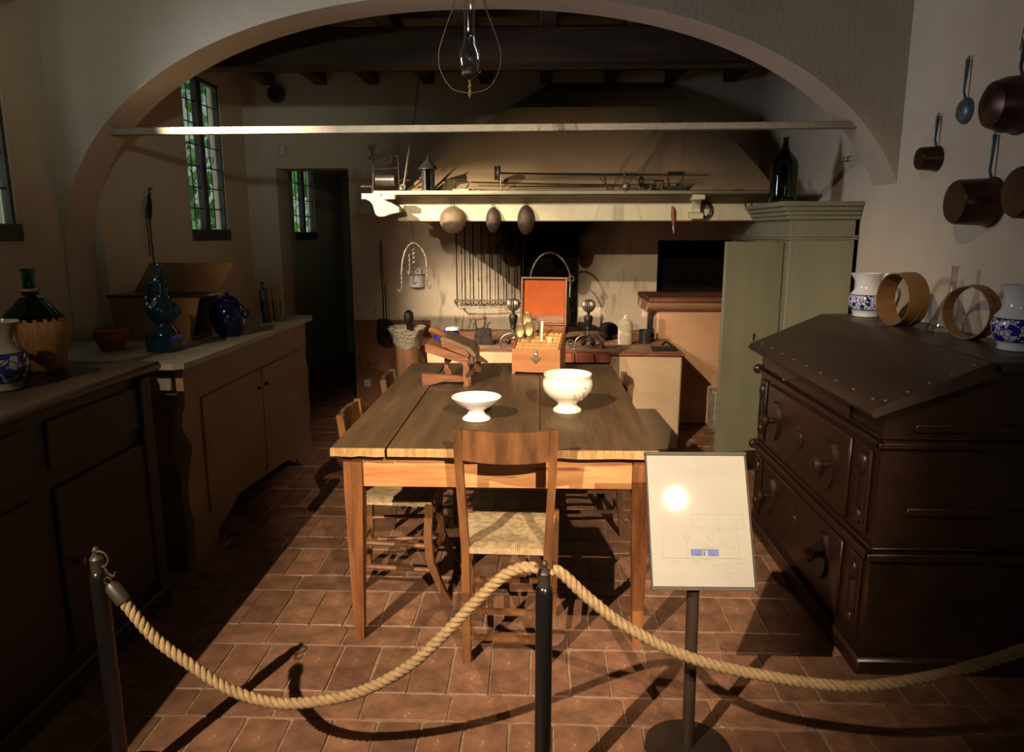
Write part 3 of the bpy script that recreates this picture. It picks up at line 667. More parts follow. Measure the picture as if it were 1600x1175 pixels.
for (z0, z1, d) in ((1.525, 1.54, .012), (1.54, 1.552, .02), (1.64, 1.665, .022), (1.665, 1.69, .036), (1.69, 1.715, .055), (1.715, 1.742, .075)):
    box(b, AX-d, 1.846, AY0-d*.55, AY1+d, z0, z1, .003)
obj('cornice', b, M['cabinet'], ca)
b = nb(); Mx = Matrix.Translation((AX-.01, 4.48, 0)) @ Matrix.Rotation(math.radians(14), 4, 'Z')
box(b, -.37, 0, -.012, .012, .24, 1.515, .003, Mx); d1 = obj('open_door', b, M['cabinet'], ca)
b = nb(); box(b, -.165, -.153, -.016, -.010, .93, .965, .002, Mx); lathe(b, [(0, 0), (.008, 0), (.008, .004), (0, .004)], 10, Mx=Mx @ Matrix.Translation((-.159, -.012, .965)) @ Matrix.Rotation(PI/2, 4, 'X')); obj('keyhole', b, M['iron'], d1)
b = nb(); box(b, AX-.004, AX+.018, 5.085, AY1-.11, .21, 1.50, .004); obj('closed_door', b, M['cabinet'], ca)

# ================================================================== TABLE
tb = thing('kitchen_table', 'long wooden kitchen table with worn plank top in the middle of the room', 'table', (-0.16, 3.45, 0))
TY0, TY1 = 2.56, 4.34
for (xa, xb) in ((-0.757, -0.556), (-0.548, 0.008), (0.011, 0.438)):
    b = nb(); n = 10; vs = []
    for i in range(n+1):
        x = xa+(xb-xa)*i/n; jy = random.uniform(-.004, .004); zc = .004*math.sin(i*1.3)
        vs.append([b.verts.new((x, TY0+jy, .765+zc*.3)), b.verts.new((x, TY0+jy-.001, .789)), b.verts.new((x, TY0+.008, .795)), b.verts.new((x, TY1, .795)), b.verts.new((x, TY1, .765))])
    for i in range(n):
        for k in range(5):
            f = b.faces.new((vs[i][k], vs[i+1][k], vs[i+1][(k+1) % 5], vs[i][(k+1) % 5])); f.material_index = 1 if k in (0, 1) else 0
    b.faces.new(vs[0]); b.faces.new(vs[-1][::-1]); obj('board', b, [M['table_top'], M['board_edge']], tb)
b = nb(); rn = random.Random(5)
for i in range(26):
    ell(b, (rn.choice((-.70, -.60, -.50, -.05, .05, .38))+rn.uniform(-.02, .02), rn.uniform(2.6, 4.2), .7955), (.0035, .0035, .0012), 7, 4)
obj('nail_heads', b, M['steel'], tb, kind='stuff')
def leg(x, y, sx, sy):
    b = nb(); w0, w1 = .068, .036
    r = [b.verts.new((x+dx*w0*sx, y+dy*w0*sy, .762)) for dx, dy in ((0, 0), (1, 0), (1, 1), (0, 1))]
    m_ = [b.verts.new((x+dx*w0*sx, y+dy*w0*sy, .62)) for dx, dy in ((0, 0), (1, 0), (1, 1), (0, 1))]
    xo, yo = x+.012*sx, y+.012*sy
    l = [b.verts.new((xo+dx*w1*sx, yo+dy*w1*sy, .001)) for dx, dy in ((0, 0), (1, 0), (1, 1), (0, 1))]
    for A, B in ((r, m_), (m_, l)):
        for k in range(4): b.faces.new((A[k], A[(k+1) % 4], B[(k+1) % 4], B[k]))
    b.faces.new(r); b.faces.new(l); obj('leg', b, M['leg_wood'], tb)
leg(-.722, 2.60, 1, 1); leg(.420, 2.60, -1, 1); leg(-.722, 4.27, 1, -1); leg(.420, 4.27, -1, -1)
b = nb(); box(b, -.654, .352, 2.612, 2.636, .632, .752, .002); obj('apron', b, M['table_wood'], tb)
b = nb(); box(b, -.654, .352, 4.23, 4.255, .632, .752, .002); obj('apron', b, M['table_wood'], tb)
for x in (-.70, .375):
    b = nb(); box(b, x, x+.024, 2.668, 4.202, .632, .752, .002); obj('apron', b, M['table_wood'], tb)

# ================================================================== CHAIRS
def make_chair(name, label, woodm, H=.90, saber=False, wt=.168, wb_=.145):
    """faces +y, origin on the floor under the seat centre"""
    t = thing(name, label, 'chair')
    def post(sx):
        b = nb(); pts = [(sx*wb_, -.185, 0), (sx*wb_*1.02, -.165, .20), (sx*(wb_+.004), -.165, .45), (sx*(wt-.005), -.185, H*.8), (sx*wt, -.205, H)]
        for p, q in zip(pts[:-1], pts[1:]):
            s = .0145
            A = [b.verts.new((p[0]+a*s, p[1]+c*s, p[2])) for a, c in ((-1, -1), (1, -1), (1, 1), (-1, 1))]
            B = [b.verts.new((q[0]+a*s, q[1]+c*s, q[2])) for a, c in ((-1, -1), (1, -1), (1, 1), (-1, 1))]
            for k in range(4): b.faces.new((A[k], A[(k+1) % 4], B[(k+1) % 4], B[k]))
            if p is pts[0]: b.faces.new(A)
            if q is pts[-1]: b.faces.new(B)
        bmesh.ops.remove_doubles(b, verts=b.verts[:], dist=.0004)
        obj('back_post', b, woodm, t, world=False)
    post(-1); post(1)
    for sx in (-1, 1):
        b = nb(); x = sx*.175
        if saber: pts = [(x*.96, .165, .44), (x*.97, .155, .30), (x, .165, .18), (x, .21, .06), (x, .245, .0)]
        else: pts = [(x, .165, .47), (x*.99, .165, .25), (x*.96, .165, 0)]
        vs = tube(b, pts, [.021]*len(pts) if not saber else [.022, .024, .022, .019, .015], 4, up=(1, 1, 0)); obj('front_leg', b, woodm, t, world=False)
    # curved top rail
    def rail(z0, z1, bow):
        b = nb(); n = 8; R = []
        for i in range(n+1):
            u = i/n*2-1; w_ = wt-.012; y = -.20-(1-u*u)*bow; f = (z0+z1)/2/H
            dip = .006*(1-u*u)
            R.append([b.verts.new(p) for p in ((u*w_, y-.008, z0-dip), (u*w_, y+.008, z0-dip), (u*w_, y+.004, z1-dip*.5), (u*w_, y-.012, z1-dip*.5))])
        for i in range(n):
            for k in range(4): b.faces.new((R[i][k], R[i+1][k], R[i+1][(k+1) % 4], R[i][(k+1) % 4]))
        b.faces.new(R[0]); b.faces.new(R[-1]); return b
    obj('back_rail', rail(H-.115, H-.004, .022), woodm, t, world=False)
    # rungs
    for (a, c) in (((-wb_, -.168, .20), (wb_, -.168, .20)), ((-wb_, -.178, .10), (wb_, -.178, .10)), ((-.172, .165, .16), (.172, .165, .16)), ((-.172, .165, .29), (.172, .165, .29))):
        b = nb(); tube(b, [a, c], .0125, 4 if not saber else 8, up=(0, 1, 1)); obj('rung', b, woodm, t, world=False)
    for sx in (-1, 1):
        for z in (.14, .25):
            b = nb(); tube(b, [(sx*wb_, -.168, z), (sx*.172, .162, z)], .011, 4 if not saber else 8, up=(1, 0, 1)); obj('rung', b, woodm, t, world=False)
    # rush seat: cushion of four woven quarters
    b = nb(); n = 12; V = []
    for i in range(n+1):
        row_ = []
        for j in range(n+1):
            u, v = i/n*2-1, j/n*2-1
            hw = .150+.028*(v+1)/2
            x, y = u*hw, v*.175
            e = max(abs(u), abs(v)); z = .462-.020*(1-e)-.010*max(0, e-.85)/.15-.004*(1-abs(abs(u)-abs(v)))*(1-e)
            row_.append(b.verts.new((x, y, z)))
        V.append(row_)
    for i in range(n):
        for j in range(n): b.faces.new((V[i][j], V[i+1][j], V[i+1][j+1], V[i][j+1]))
    ring = [V[i][0] for i in range(n+1)]+[V[n][j] for j in range(1, n+1)]+[V[i][n] for i in range(n-1, -1, -1)]+[V[0][j] for j in range(n-1, 0, -1)]
    low = [b.verts.new((v.co.x*1.0, v.co.y*1.0, .428)) for v in ring]; lo2 = [b.verts.new((v.co.x*.9, v.co.y*.9, .422)) for v in ring]
    m_ = len(ring)
    for k in range(m_):
        b.faces.new((ring[k], ring[(k+1) % m_], low[(k+1) % m_], low[k])); b.faces.new((low[k], low[(k+1) % m_], lo2[(k+1) % m_], lo2[k]))
    b.faces.new(lo2); obj('rush_seat', b, M['rush'], t, world=False, sharp=60)
    return t
c1 = make_chair('dining_chair', 'orange-brown rush-seated chair facing the front end of the table, seen from behind', M['chair_wood'], .905)
c1.location = (-.105, 2.655, 0); c1.rotation_euler = (0, 0, math.radians(-1.5))
c2 = make_chair('dining_chair', 'rush chair with sabre front legs, nearer one along the left side of the table', M['chair_wood'], .82, True, .150, .140)
c2.location = (-.62, 3.11, 0); c2.rotation_euler = (0, 0, -PI/2)
c3 = make_chair('dining_chair', 'dark wooden chair farther back along the left side of the table', M['chair_dark'], .82, False, .150, .140)
c3.location = (-.60, 3.86, 0); c3.rotation_euler = (0, 0, -PI/2+.04)
c4 = make_chair('dining_chair', 'low wooden chair tucked under the right side of the table', M['chair_dark'], .82, False, .160, .150)
c4.location = (.264, 3.80, 0); c4.rotation_euler = (0, 0, PI/2)

# ================================================================== TABLE OBJECTS
TZ = .7955
b = nb(); lathe(b, [(0, 0), (.056, 0), (.060, .004), (.056, .012), (.040, .022), (.032, .036), (.034, .044), (.060, .058), (.085, .075), (.100, .092), (.105, .098), (.103, .100), (.096, .094), (.070, .072), (.040, .058), (0, .054)], 48, (-.257, 3.0, TZ))
tag(obj('footed_bowl', b, M['china_white'], sharp=70), 'small white footed china bowl on the table behind the chair back', 'bowl')
b = nb(); lathe(b, [(0, 0), (.060, 0), (.064, .005), (.060, .014), (.044, .026), (.040, .036), (.052, .048), (.085, .070), (.105, .098), (.110, .122), (.106, .142), (.100, .148), (.103, .160), (.106, .166), (.104, .170), (.098, .166), (.096, .150), (.100, .125), (.092, .09), (.05, .055), (0, .05)], 56, (.130, 3.16, TZ))
tu = thing('tureen', 'large round cream china soup tureen without lid on the table', 'tureen', (.130, 3.16, TZ)); obj('tureen_body', b, M['china'], tu, sharp=70)
b = nb()
for k in range(5): ell(b, (.175+.012*k-.024, 3.16-.0985+.004*k, TZ+.118+.004*math.sin(k*2)), (.006, .003, .005), 8, 5)
tube(b, [(.177+.026*math.cos(a)*.8, 3.16-.0955+.012*math.cos(a)*.8+.008*abs(math.sin(a)), TZ+.094+.028*math.sin(a)) for a in [k*PI/10 for k in range(20)]], .0012, 5, True)
obj('handle_ornament', b, M['steel'], tu)

# wooden lever press
pr = thing('lever_press', 'wooden hinged lever press with turned handle and baluster legs on the table', 'press', (-.45, 3.8, TZ))
b = nb(); prism(b, [(-.592, TZ), (-.560, TZ), (-.49, TZ+.022), (-.345, TZ+.022), (-.345, TZ+.045), (-.45, TZ+.055), (-.594, TZ+.062)], 3.68, 3.715, 'y'); obj('front_rail', b, M['press'], pr)
b = nb(); prism(b, [(3.67, TZ), (3.72, TZ), (3.74, TZ+.018), (3.90, TZ+.018), (3.93, TZ), (3.99, TZ), (3.99, TZ+.06), (3.88, TZ+.045), (3.76, TZ+.04), (3.70, TZ+.05), (3.67, TZ+.05)], -.372, -.342, 'x'); obj('side_rail', b, M['press_dark'], pr)
def baluster(x, y, z0, z1, w=.022):
    b = nb(); pr_ = [1, 1, .8, 1.15, .7, .55, .7, 1.1, 1.2, .8, 1.1, 1.1]; n = len(pr_)
    L_ = [(x-w*p*.8+.006*math.sin(i), z0+(z1-z0)*i/(n-1)) for i, p in enumerate(pr_)]; R_ = [(x+w*p*.8+.006*math.sin(i), z0+(z1-z0)*i/(n-1)) for i, p in enumerate(pr_)]
    prism(b, L_+R_[::-1], y-.014, y+.014, 'y'); obj('baluster_leg', b, M['press'], pr)
baluster(-.368, 3.665, TZ, TZ+.135, .017); baluster(-.475, 3.80, TZ+.02, TZ+.165); baluster(-.330, 3.93, TZ+.03, TZ+.11)
b = nb(); prism(b, [(-.572, TZ+.175), (-.575, TZ+.215), (-.555, TZ+.218), (-.355, TZ+.146), (-.345, TZ+.115), (-.362, TZ+.112)], 3.675, 3.86, 'y'); obj('lower_jaw', b, M['press'], pr)
b = nb(); prism(b, [(-.490, TZ+.205), (-.492, TZ+.238), (-.365, TZ+.185), (-.350, TZ+.165), (-.355, TZ+.148)], 3.68, 3.86, 'y'); uj = obj('upper_jaw', b, M['press'], pr)
b = nb(); prism(b, [(-.500, TZ+.242), (-.480, TZ+.256), (-.345, TZ+.200), (-.315, TZ+.165), (-.325, TZ+.150), (-.360, TZ+.184)], 3.675, 3.92, 'y'); obj('upper_plate', b, M['press_dark'], pr)
b = nb(); tube(b, [(-.560, 3.74, TZ+.287), (-.550, 3.74, TZ+.282), (-.520, 3.745, TZ+.270), (-.490, 3.75, TZ+.254), (-.46, 3.76, TZ+.236)], [.010, .020, .021, .015, .010], 14); obj('handle', b, M['press'], pr)
b = nb()
for k in range(6): box(b, -.345, -.315, 3.72+.035*k, 3.735+.035*k, TZ+.115, TZ+.165, .002)
box(b, -.352, -.332, 3.70, 3.93, TZ+.11, TZ+.19, .002); obj('toothed_end', b, M['press_dark'], pr)
b = nb(); prism(b, [(-.318, TZ+.13), (-.27, TZ+.095), (-.268, TZ+.085), (-.325, TZ+.10)], 3.86, 3.885, 'y'); obj('wedge', b, M['press'], pr)

# cutlery box (built in its own axes, turned a little)
cb = thing('cutlery_box', 'open wooden cutlery box with red-lined raised lid and brass lock plate', 'box', (-.012, 4.0, TZ), (0, 0, math.radians(-9)))
W2, D_ = .134, .25
def cbo(name, b, m, par=None, **k): return obj(name, b, m, par or cb, world=False, **k)
b = nb(); prism(b, [(-W2, 0), (-W2, .142), (W2, .142), (W2, 0), (W2-.012, 0), (W2-.022, .012), (-W2+.022, .012), (-W2+.012, 0)], 0, .012, 'y'); fp = cbo('front_panel', b, M['box_wood'])
for s in (-1, 1):
    b = nb(); xa, xb = (s*W2, s*(W2-.010)); prism(b, [(0, 0), (0.012, .142), (D_, .245), (D_, 0)], min(xa, xb), max(xa, xb), 'x'); cbo('side_panel', b, M['box_dark'])
b = nb(); box(b, -W2, W2, D_-.01, D_, 0, .243); cbo('back_panel', b, M['box_dark'])
b = nb(); box(b, -W2+.01, W2-.01, .012, D_-.01, .03, .04); cbo('bottom', b, M['box_dark'])
b = nb(); prism(b, [(.012, .13), (D_-.01, .222), (D_-.01, .20), (.012, .11)], -W2+.01, W2-.01, 'x'); cbo('compartment_tray', b, M['box_dark'])
for r_ in range(5):
    y = .030+r_*.036; z = .130+(y-.012)*.39
    b = nb(); n = 8+(r_ % 2)*0; P = []
    wd = (2*W2-.03)/n
    P = [(-W2+.015, z)]
    for k in range(n):
        x0_ = -W2+.015+k*wd
        P += [(x0_, z+.018), (x0_+wd*.25, z+.018), (x0_+wd*.5, z+.008), (x0_+wd*.75, z+.018)]
    P += [(W2-.015, z+.018), (W2-.015, z)]
    prism(b, P, y, y+.005, 'y'); cbo('divider', b, M['gold_trim'])
    b = nb(); box(b, -W2+.012, W2-.012, y-.022, y, z-.006, z+.001); cbo('compartment_floor', b, M['gold_trim'])
b = nb(); lathe(b, [(0, 0), (.024, 0), (.026, .003), (0, .005)], 24, Mx=Matrix.Translation((0, 0, .092)) @ Matrix.Rotation(PI/2, 4, 'X'), flute=4, famp=.18); lock = cbo('lock_plate', b, M['brass'])
b = nb(); box(b, -.008, .008, -.009, -.003, .105, .14, .003); ell(b, (0, -.007, .112), (.011, .004, .010)); obj('hasp', b, M['steel'], lock, world=False)
# lid: shallow tray standing up at the back
LM = Matrix.Translation((0, D_+.002, .246)) @ Matrix.Rotation(math.radians(-6), 4, 'X')
b = nb(); box(b, -W2, W2, .035, .045, 0, .275, .003, LM); lidp = cbo('lid_panel', b, M['box_dark'])
b = nb(); box(b, -W2+.010, W2-.010, .030, .036, .012, .262, 0, LM); obj('lid_lining', b, M['leather'], lidp, world=False)
b = nb(); box(b, -W2+.014, W2-.014, .022, .031, .012, .055, .001, LM); obj('lid_pocket', b, M['press'], lidp, world=False)
b = nb(); box(b, -W2, -W2+.010, 0, .036, 0, .275, .001, LM); box(b, W2-.010, W2, 0, .036, 0, .275, .001, LM); box(b, -W2+.010, W2-.010, 0, .036, .265, .275, .001, LM); box(b, -W2+.01, W2-.01, 0, .036, 0, .010, .001, LM)
cbo('lid_rim', b, M['press'])
R9 = Matrix.Translation((-.012, 4.0, TZ)) @ Matrix.Rotation(math.radians(-9), 4, 'Z')
def spoon(x, y, z, s, lean, label, tw=0.0, mm='brass'):
    t = thing('serving_spoon', label, 'spoon', R9 @ Vector((x, y, z)), (lean, tw, math.radians(-9)), 'silver spoons standing in the cutlery box')
    b = nb(); vs = ell(b, (0, 0, .055*s), (.023*s, .006*s, .035*s), 16, 10)
    for v in vs: v.co.y += .010*s*(1-((v.co.z-.055*s)/(.035*s))**2)
    obj('spoon_bowl', b, M[mm], t, world=False)
    b = nb(); tube(b, [(0, 0, -.055), (0, 0, .0), (0, .002, .024*s)], [.004, .003, .0035], 8); obj('spoon_handle', b, M[mm], t, world=False)
spoon(-.080, .150, .215, 1.3, -.16, 'tallest upright serving spoon at the left of the cutlery box')
spoon(-.108, .085, .165, 1.2, -.14, 'serving spoon leaning at the left edge of the cutlery box')
spoon(-.056, .080, .175, 1.25, -.14, 'serving spoon with bright rim in front of the tallest one')
t = thing('dinner_fork', 'thin long-tined fork standing in the cutlery box', 'fork', R9 @ Vector((-.028, .13, .20)), (-.1, 0, 0))
b = nb(); tube(b, [(0, 0, -.03), (0, 0, .035)], .003, 6); tube(b, [(-.012, 0, .035), (.012, 0, .035)], .0025, 6); obj('fork_handle', b, M['steel'], t, world=False)
b = nb()
for k in range(4): tube(b, [(-.012+.008*k, 0, .035), (-.012+.008*k, .002, .085)], .0015, 6)
obj('fork_tines', b, M['steel'], t, world=False)
t = thing('dinner_fork', 'shorter fork with curled top between the tall fork and the knife', 'fork', R9 @ Vector((-.004, .16, .215)), (-.1, .25, 0))
b = nb(); tube(b, smoothpath([(0, 0, -.04), (0, 0, .04), (.01, .0, .06), (.03, 0, .066)], 4), .002, 6); obj('fork_handle', b, M['steel'], t, world=False)
b = nb(); tube(b, [tuple(R9 @ Vector(p)) for p in ((.016, .10, .17), (.016, .105, .225), (.018, .108, .285))], [.006, .0075, .008], 10, flat=.7); tag(obj('ivory_knife', b, M['clay_white']), 'ivory-handled knife standing upright in the cutlery box', 'knife')
b = nb(); prism(b, [(-.011, 0), (.011, 0), (.014, .035), (.006, .045), (-.014, .04)], 0, .006, 'y', Matrix.Translation(R9 @ Vector((.062, .085, .158))) @ Matrix.Rotation(-.3, 4, 'X')); tag(obj('metal_clip', b, M['brass']), 'small folded metal piece lying on the front compartments of the cutlery box', 'clip')

# ================================================================== SHELF OBJECTS (mantel)
SZ = 1.8385
lt = thing('lantern', 'dark conical-roofed tin lantern on the left of the mantel shelf', 'lantern', (-.748, 5.10, SZ))
b = nb(); prof = [(.052, 0), (.052, .004), (.046, .012), (.044, .14)]
n = 24
for i in range(n):
    if i in (17, 18, 19): continue
    a0, a1 = 2*PI*i/n, 2*PI*(i+1)/n
    P = [(math.cos(a)*r+lt.location.x, math.sin(a)*r+lt.location.y, z+SZ) for r, z in ((.045, .0), (.045, .145)) for a in (a0, a1)]
    v = [b.verts.new(p) for p in P]; b.faces.new((v[0], v[1], v[3], v[2]))
bmesh.ops.remove_doubles(b, verts=b.verts[:], dist=.0005); bmesh.ops.solidify(b, geom=b.faces[:], thickness=.002); obj('lantern_body', b, M['tin_dark'], lt)
b = nb(); lathe(b, [(0, 0), (.05, 0), (.05, .006), (0, .008)], 24, tuple(lt.location)); obj('base_ring', b, M['tin_dark'], lt)
b = nb(); lathe(b, [(.0, .143), (.066, .143), (.066, .148), (.030, .190), (.008, .212), (.004, .235), (0, .238)], 24, tuple(lt.location)); obj('conical_roof', b, M['tin_dark'], lt)
b = nb(); tube(b, [(-.703, 5.1, SZ+.03), (-.680, 5.1, SZ+.06), (-.690, 5.1, SZ+.10), (-.703, 5.1, SZ+.11)], .003, 6); obj('side_handle', b, M['tin_dark'], lt)
# clockwork spit jack
sj = thing('spit_jack', 'iron clockwork spit jack with spoked flywheel behind the left end of the mantel', 'spit jack', (-1.07, 5.12, SZ))
Xj = lambda px: -1.185+(px-573)*.00447
Zj = lambda py: 1.838+(298-py)*.00447
Yj = 5.12
b = nb()
for (a, c, r) in (((586, 300), (586, 232), .007), ((626, 300), (625, 246), .006), ((583, 302), (590, 258), .006), ((590, 265), (624, 263), .006)):
    tube(b, [(Xj(a[0]), Yj, Zj(a[1])), (Xj(c[0]), Yj, Zj(c[1]))], r, 6)
tube(b, [(Xj(626), Yj, Zj(246)), (Xj(616), Yj, Zj(244))], .007, 6); tube(b, [(Xj(580), Yj, Zj(248)), (Xj(597), Yj, Zj(248))], .008, 6)
obj('jack_frame', b, M['iron'], sj)
b = nb(); cx, cz = Xj(606), Zj(248)
tube(b, arc((cx, Yj, cz), .043, 0, 360, 24)[:-1], .0045, 6, True); obj('flywheel_rim', b, M['iron'], sj)
for k in range(8):
    a = k*PI/4; b = nb(); tube(b, [(cx, Yj, cz), (cx+.043*math.cos(a), Yj, cz+.043*math.sin(a))], [.005, .0025], 6); obj('spoke', b, M['iron'], sj)
b = nb(); lathe(b, [(0, -.065), (.036, -.065), (.038, -.06), (.036, .06), (.038, .065), (0, .065)], 18, Mx=Matrix.Translation((Xj(605), Yj, Zj(281))) @ Matrix.Rotation(PI/2, 4, 'Y')); obj('cord_drum', b, M['tin_dark'], sj)
b = nb(); tube(b, [(Xj(567), Yj, Zj(290)), (Xj(585), Yj, Zj(290))], .010, 6); obj('crank', b, M['iron'], sj)
b = nb(); tube(b, [(Xj(626), Yj, Zj(281)), (Xj(643), Yj, Zj(281))], .004, 6); ell(b, (Xj(634), Yj, Zj(280)), (.012, .012, .012)); obj('crank', b, M['iron'], sj)
b = nb(); prism(b, [(Xj(580), Zj(230)), (Xj(592), Zj(229)), (Xj(591), Zj(234)), (Xj(581), Zj(237))], Yj-.01, Yj+.01, 'y'); obj('governor', b, M['iron'], sj)
# flat irons
def flat_iron(x, y, z, rot, label, s=1.0, open_base=True):
    t = thing('flat_iron', label, 'iron', (x, y, z), (0, 0, rot), 'old irons')
    b = nb(); prism(b, [(-.065*s, -.035*s), (.05*s, -.040*s), (.075*s, 0), (.05*s, .040*s), (-.065*s, .035*s)], 0, .022*s, 'z'); obj('sole', b, M['iron'], t, world=False)
    b = nb(); P = smoothpath([(-.035*s, 0, .022*s), (-.045*s, 0, .05*s), (-.040*s, 0, .09*s), (.035*s, 0, .09*s), (.030*s, 0, .06*s), (.022*s, 0, .022*s)], 3)
    tube(b, P, .006*s, 8); tube(b, [(-.048*s, 0, .092*s), (.042*s, 0, .092*s)], .010*s, 8); obj('handle', b, M['iron'], t, world=False)
    return t
flat_iron(.905, 5.05, SZ, 0, 'larger flat iron on the right half of the mantel shelf', 1.2)
flat_iron(.80, 5.13, SZ, 2.8, 'second flat iron half hidden behind the larger one on the mantel', .75)
t = thing('small_trivet', 'small footed iron handle piece beside the lantern on the mantel', 'iron', (-.52, 5.08, SZ), (0, 0, 0), 'old irons')
b = nb(); prism(b, [(-.06, -.03), (.05, -.035), (.07, 0), (.05, .035), (-.06, .03)], 0, .014, 'z'); obj('sole', b, M['grey_iron'], t, world=False)
b = nb(); tube(b, smoothpath([(-.040, 0, .014), (-.050, 0, .04), (-.038, 0, .068), (.045, 0, .060), (.040, 0, .035), (.025, 0, .014)], 4), .0045, 8); obj('handle', b, M['iron'], t, world=False)
# roasting spits lying across the shelf and hood
def spit_rod(a, c, r, label, extra=None):
    t = thing('roasting_spit', label, 'spit', a, (0, 0, 0), 'roasting spits on the mantel')
    b = nb(); tube(b, [a, tuple(Vector(a).lerp(Vector(c), .5)+Vector((0, 0, -.004))), c], [r, r, r*.5], 8); obj('spit_shaft', b, M['iron'], t)
    if extra: extra(t)
    return t
def disc(t):
    b = nb(); lathe(b, [(0, -.022), (.045, -.022), (.050, -.015), (.042, -.005), (.05, .008), (.045, .02), (0, .022)], 20, Mx=Matrix.Translation((-.285, 5.20, 1.965)) @ Matrix.Rotation(PI/2, 4, 'Y')); obj('pulley', b, M['tin_dark'], t)
spit_rod((-.30, 5.205, 1.966), (1.16, 5.215, 1.950), .006, 'topmost long iron spit with grooved pulley at its left end', disc)
spit_rod((-.47, 5.19, 1.905), (.62, 5.19, 1.885), .005, 'thin crooked spit pointing left, second from the top')
spit_rod((-.20, 5.17, 1.872), (1.12, 5.20, 1.900), .004, 'long thin spit running under the pulley towards the right')
spit_rod((-.40, 5.12, SZ+.006), (.52, 5.12, SZ+.008), .005, 'lowest spit lying directly on the mantel shelf')
b = nb(); tube(b, [(-.262, 5.165, SZ), (-.262, 5.165, 1.96)], .005, 6); tube(b, [(-.262, 5.165, 1.955), (-.262, 5.225, 1.955)], .004, 6); tube(b, [(.57, 5.165, SZ), (.575, 5.165, 1.97)], .003, 6); tube(b, [(.575, 5.165, 1.945), (.575, 5.225, 1.945)], .003, 6); 
tag(obj('spit_holder', b, M['grey_iron']), 'pair of slim upright hooks holding the spits above the mantel', 'holder')
b = nb(); lathe(b, [(0, -.012), (.032, -.012), (.034, 0), (.032, .012), (0, .012)], 18, Mx=Matrix.Translation((.685, 5.12, 1.90)) @ Matrix.Rotation(PI/2, 4, 'Y')); tube(b, [(.685, 5.12, SZ), (.685, 5.12, 1.87)], .004, 6)
tag(obj('pulley_wheel', b, M['iron']), 'small dark wheel standing among the spits near the flat irons', 'wheel')
b = nb(); ell(b, (.58, 5.08, SZ+.028), (.028, .014, .028)); tube(b, [(.58, 5.08, SZ+.05), (.565, 5.10, SZ+.09)], .003, 6); tag(obj('skimmer', b, M['grey_iron']), 'small round iron skimmer on the mantel left of the wheel', 'skimmer')
b = nb(); tube(b, [(.455, 5.06, SZ+.004), (.43, 5.07, SZ+.11)], .004, 6); tube(b, [(.475, 5.06, SZ+.004), (.40, 5.08, SZ+.09)], .004, 6); tag(obj('iron_tongs', b, M['iron']), 'crossed iron tongs leaning among the spits on the mantel', 'tongs')
b = nb(); lathe(b, [(.018, 0), (.018, .03), (.015, .03), (.014, .004)], 16, Mx=Matrix.Translation((.742, 5.03, SZ+.019)) @ Matrix.Rotation(PI/2, 4, 'Y')); tag(obj('tin_cup', b, M['iron']), 'tiny dark cup lying on its side on the mantel', 'cup')
b = nb(); ell(b, (.625, 5.0, SZ+.006), (.032, .015, .008)); tag(obj('clay_sherd', b, M['terracotta']), 'flat orange clay piece at the edge of the mantel shelf', 'sherd')
b = nb(); tube(b, [(1.30, 5.1, SZ+.004), (1.36, 5.1, SZ+.006)], .005, 6); tag(obj('iron_peg', b, M['iron']), 'short black peg at the right end of the mantel', 'peg')

# things hung on the mantel beam
def ladle_pan(x, z, rx, rz, label, mm, deep):
    t = thing('strainer', label, 'strainer', (x, 5.10, z), (0, 0, 0), 'strainers hung on the mantel beam')
    b = nb(); prof = [(0, -deep), (.4, -deep*.93), (.75, -deep*.6), (.95, -deep*.2), (1.0, 0), (.96, 0), (.9, -deep*.18), (.70, -deep*.52), (.35, -deep*.8), (0, -deep*.86)]
    vs = lathe(b, [(r*rx if r else 0, zz) for r, zz in prof], 28); tf(b, vs, Matrix.Diagonal((1, rz/rx, 1, 1))); tf(b, vs, Matrix.Rotation(-PI/2, 4, 'X') @ Matrix.Identity(4))
    for v in b.verts: pass
    obj('strainer_bowl', b, M[mm], t, world=False)
    b = nb(); tube(b, arc((0, -.012, rz+.006), .010, 0, 360, 10)[:-1], .0025, 6, True); obj('hanging_loop', b, M['iron'], t, world=False)
    return t
def fix(t, s=1):
    for c in t.children:
        if c.name.startswith('strainer_bowl'):
            for v in c.data.vertices: v.co.y = -abs(v.co.y)-.006
f1 = ladle_pan(-.585, 1.650, .090, .092, 'round domed tin strainer, leftmost of three hanging on the mantel beam', 'tin_strainer', .06)
f2 = ladle_pan(-.310, 1.650, .050, .085, 'narrow dark strainer, middle of three on the mantel beam', 'strainer_dark', .04)
f3 = ladle_pan(-.088, 1.650, .058, .098, 'oval dark strainer, rightmost of three on the mantel beam', 'strainer_dark', .045)
for f in (f1, f2, f3): fix(f)
t = thing('carving_knife', 'wood-handled pointed tool hanging from the mantel beam near the bracket', 'knife', (.905, 5.085, 1.56))
b = nb(); tube(b, [(.893, 5.085, 1.74), (.897, 5.085, 1.72), (.898, 5.085, 1.68), (.902, 5.085, 1.63), (.904, 5.085, 1.61)], [.006, .013, .014, .011, .010], 12); obj('handle', b, M['press'], t)
b = nb(); tube(b, [(.904, 5.085, 1.61), (.906, 5.085, 1.59), (.908, 5.085, 1.555)], [.009, .009, .001], 8, flat=.4); obj('blade', b, M['steel'], t)
b = nb(); tube(b, arc((1.105, 5.07, 1.715), .036, 0, 360, 22, 'xz', .048)[:-1], .0055, 8, True); tube(b, arc((1.125, 5.085, 1.715), .034, 0, 360, 22, 'xz', .046)[:-1], .004, 8, True)
tag(obj('iron_ring', b, M['iron']), 'pair of black iron rings hanging beside the right mantel bracket', 'rings')
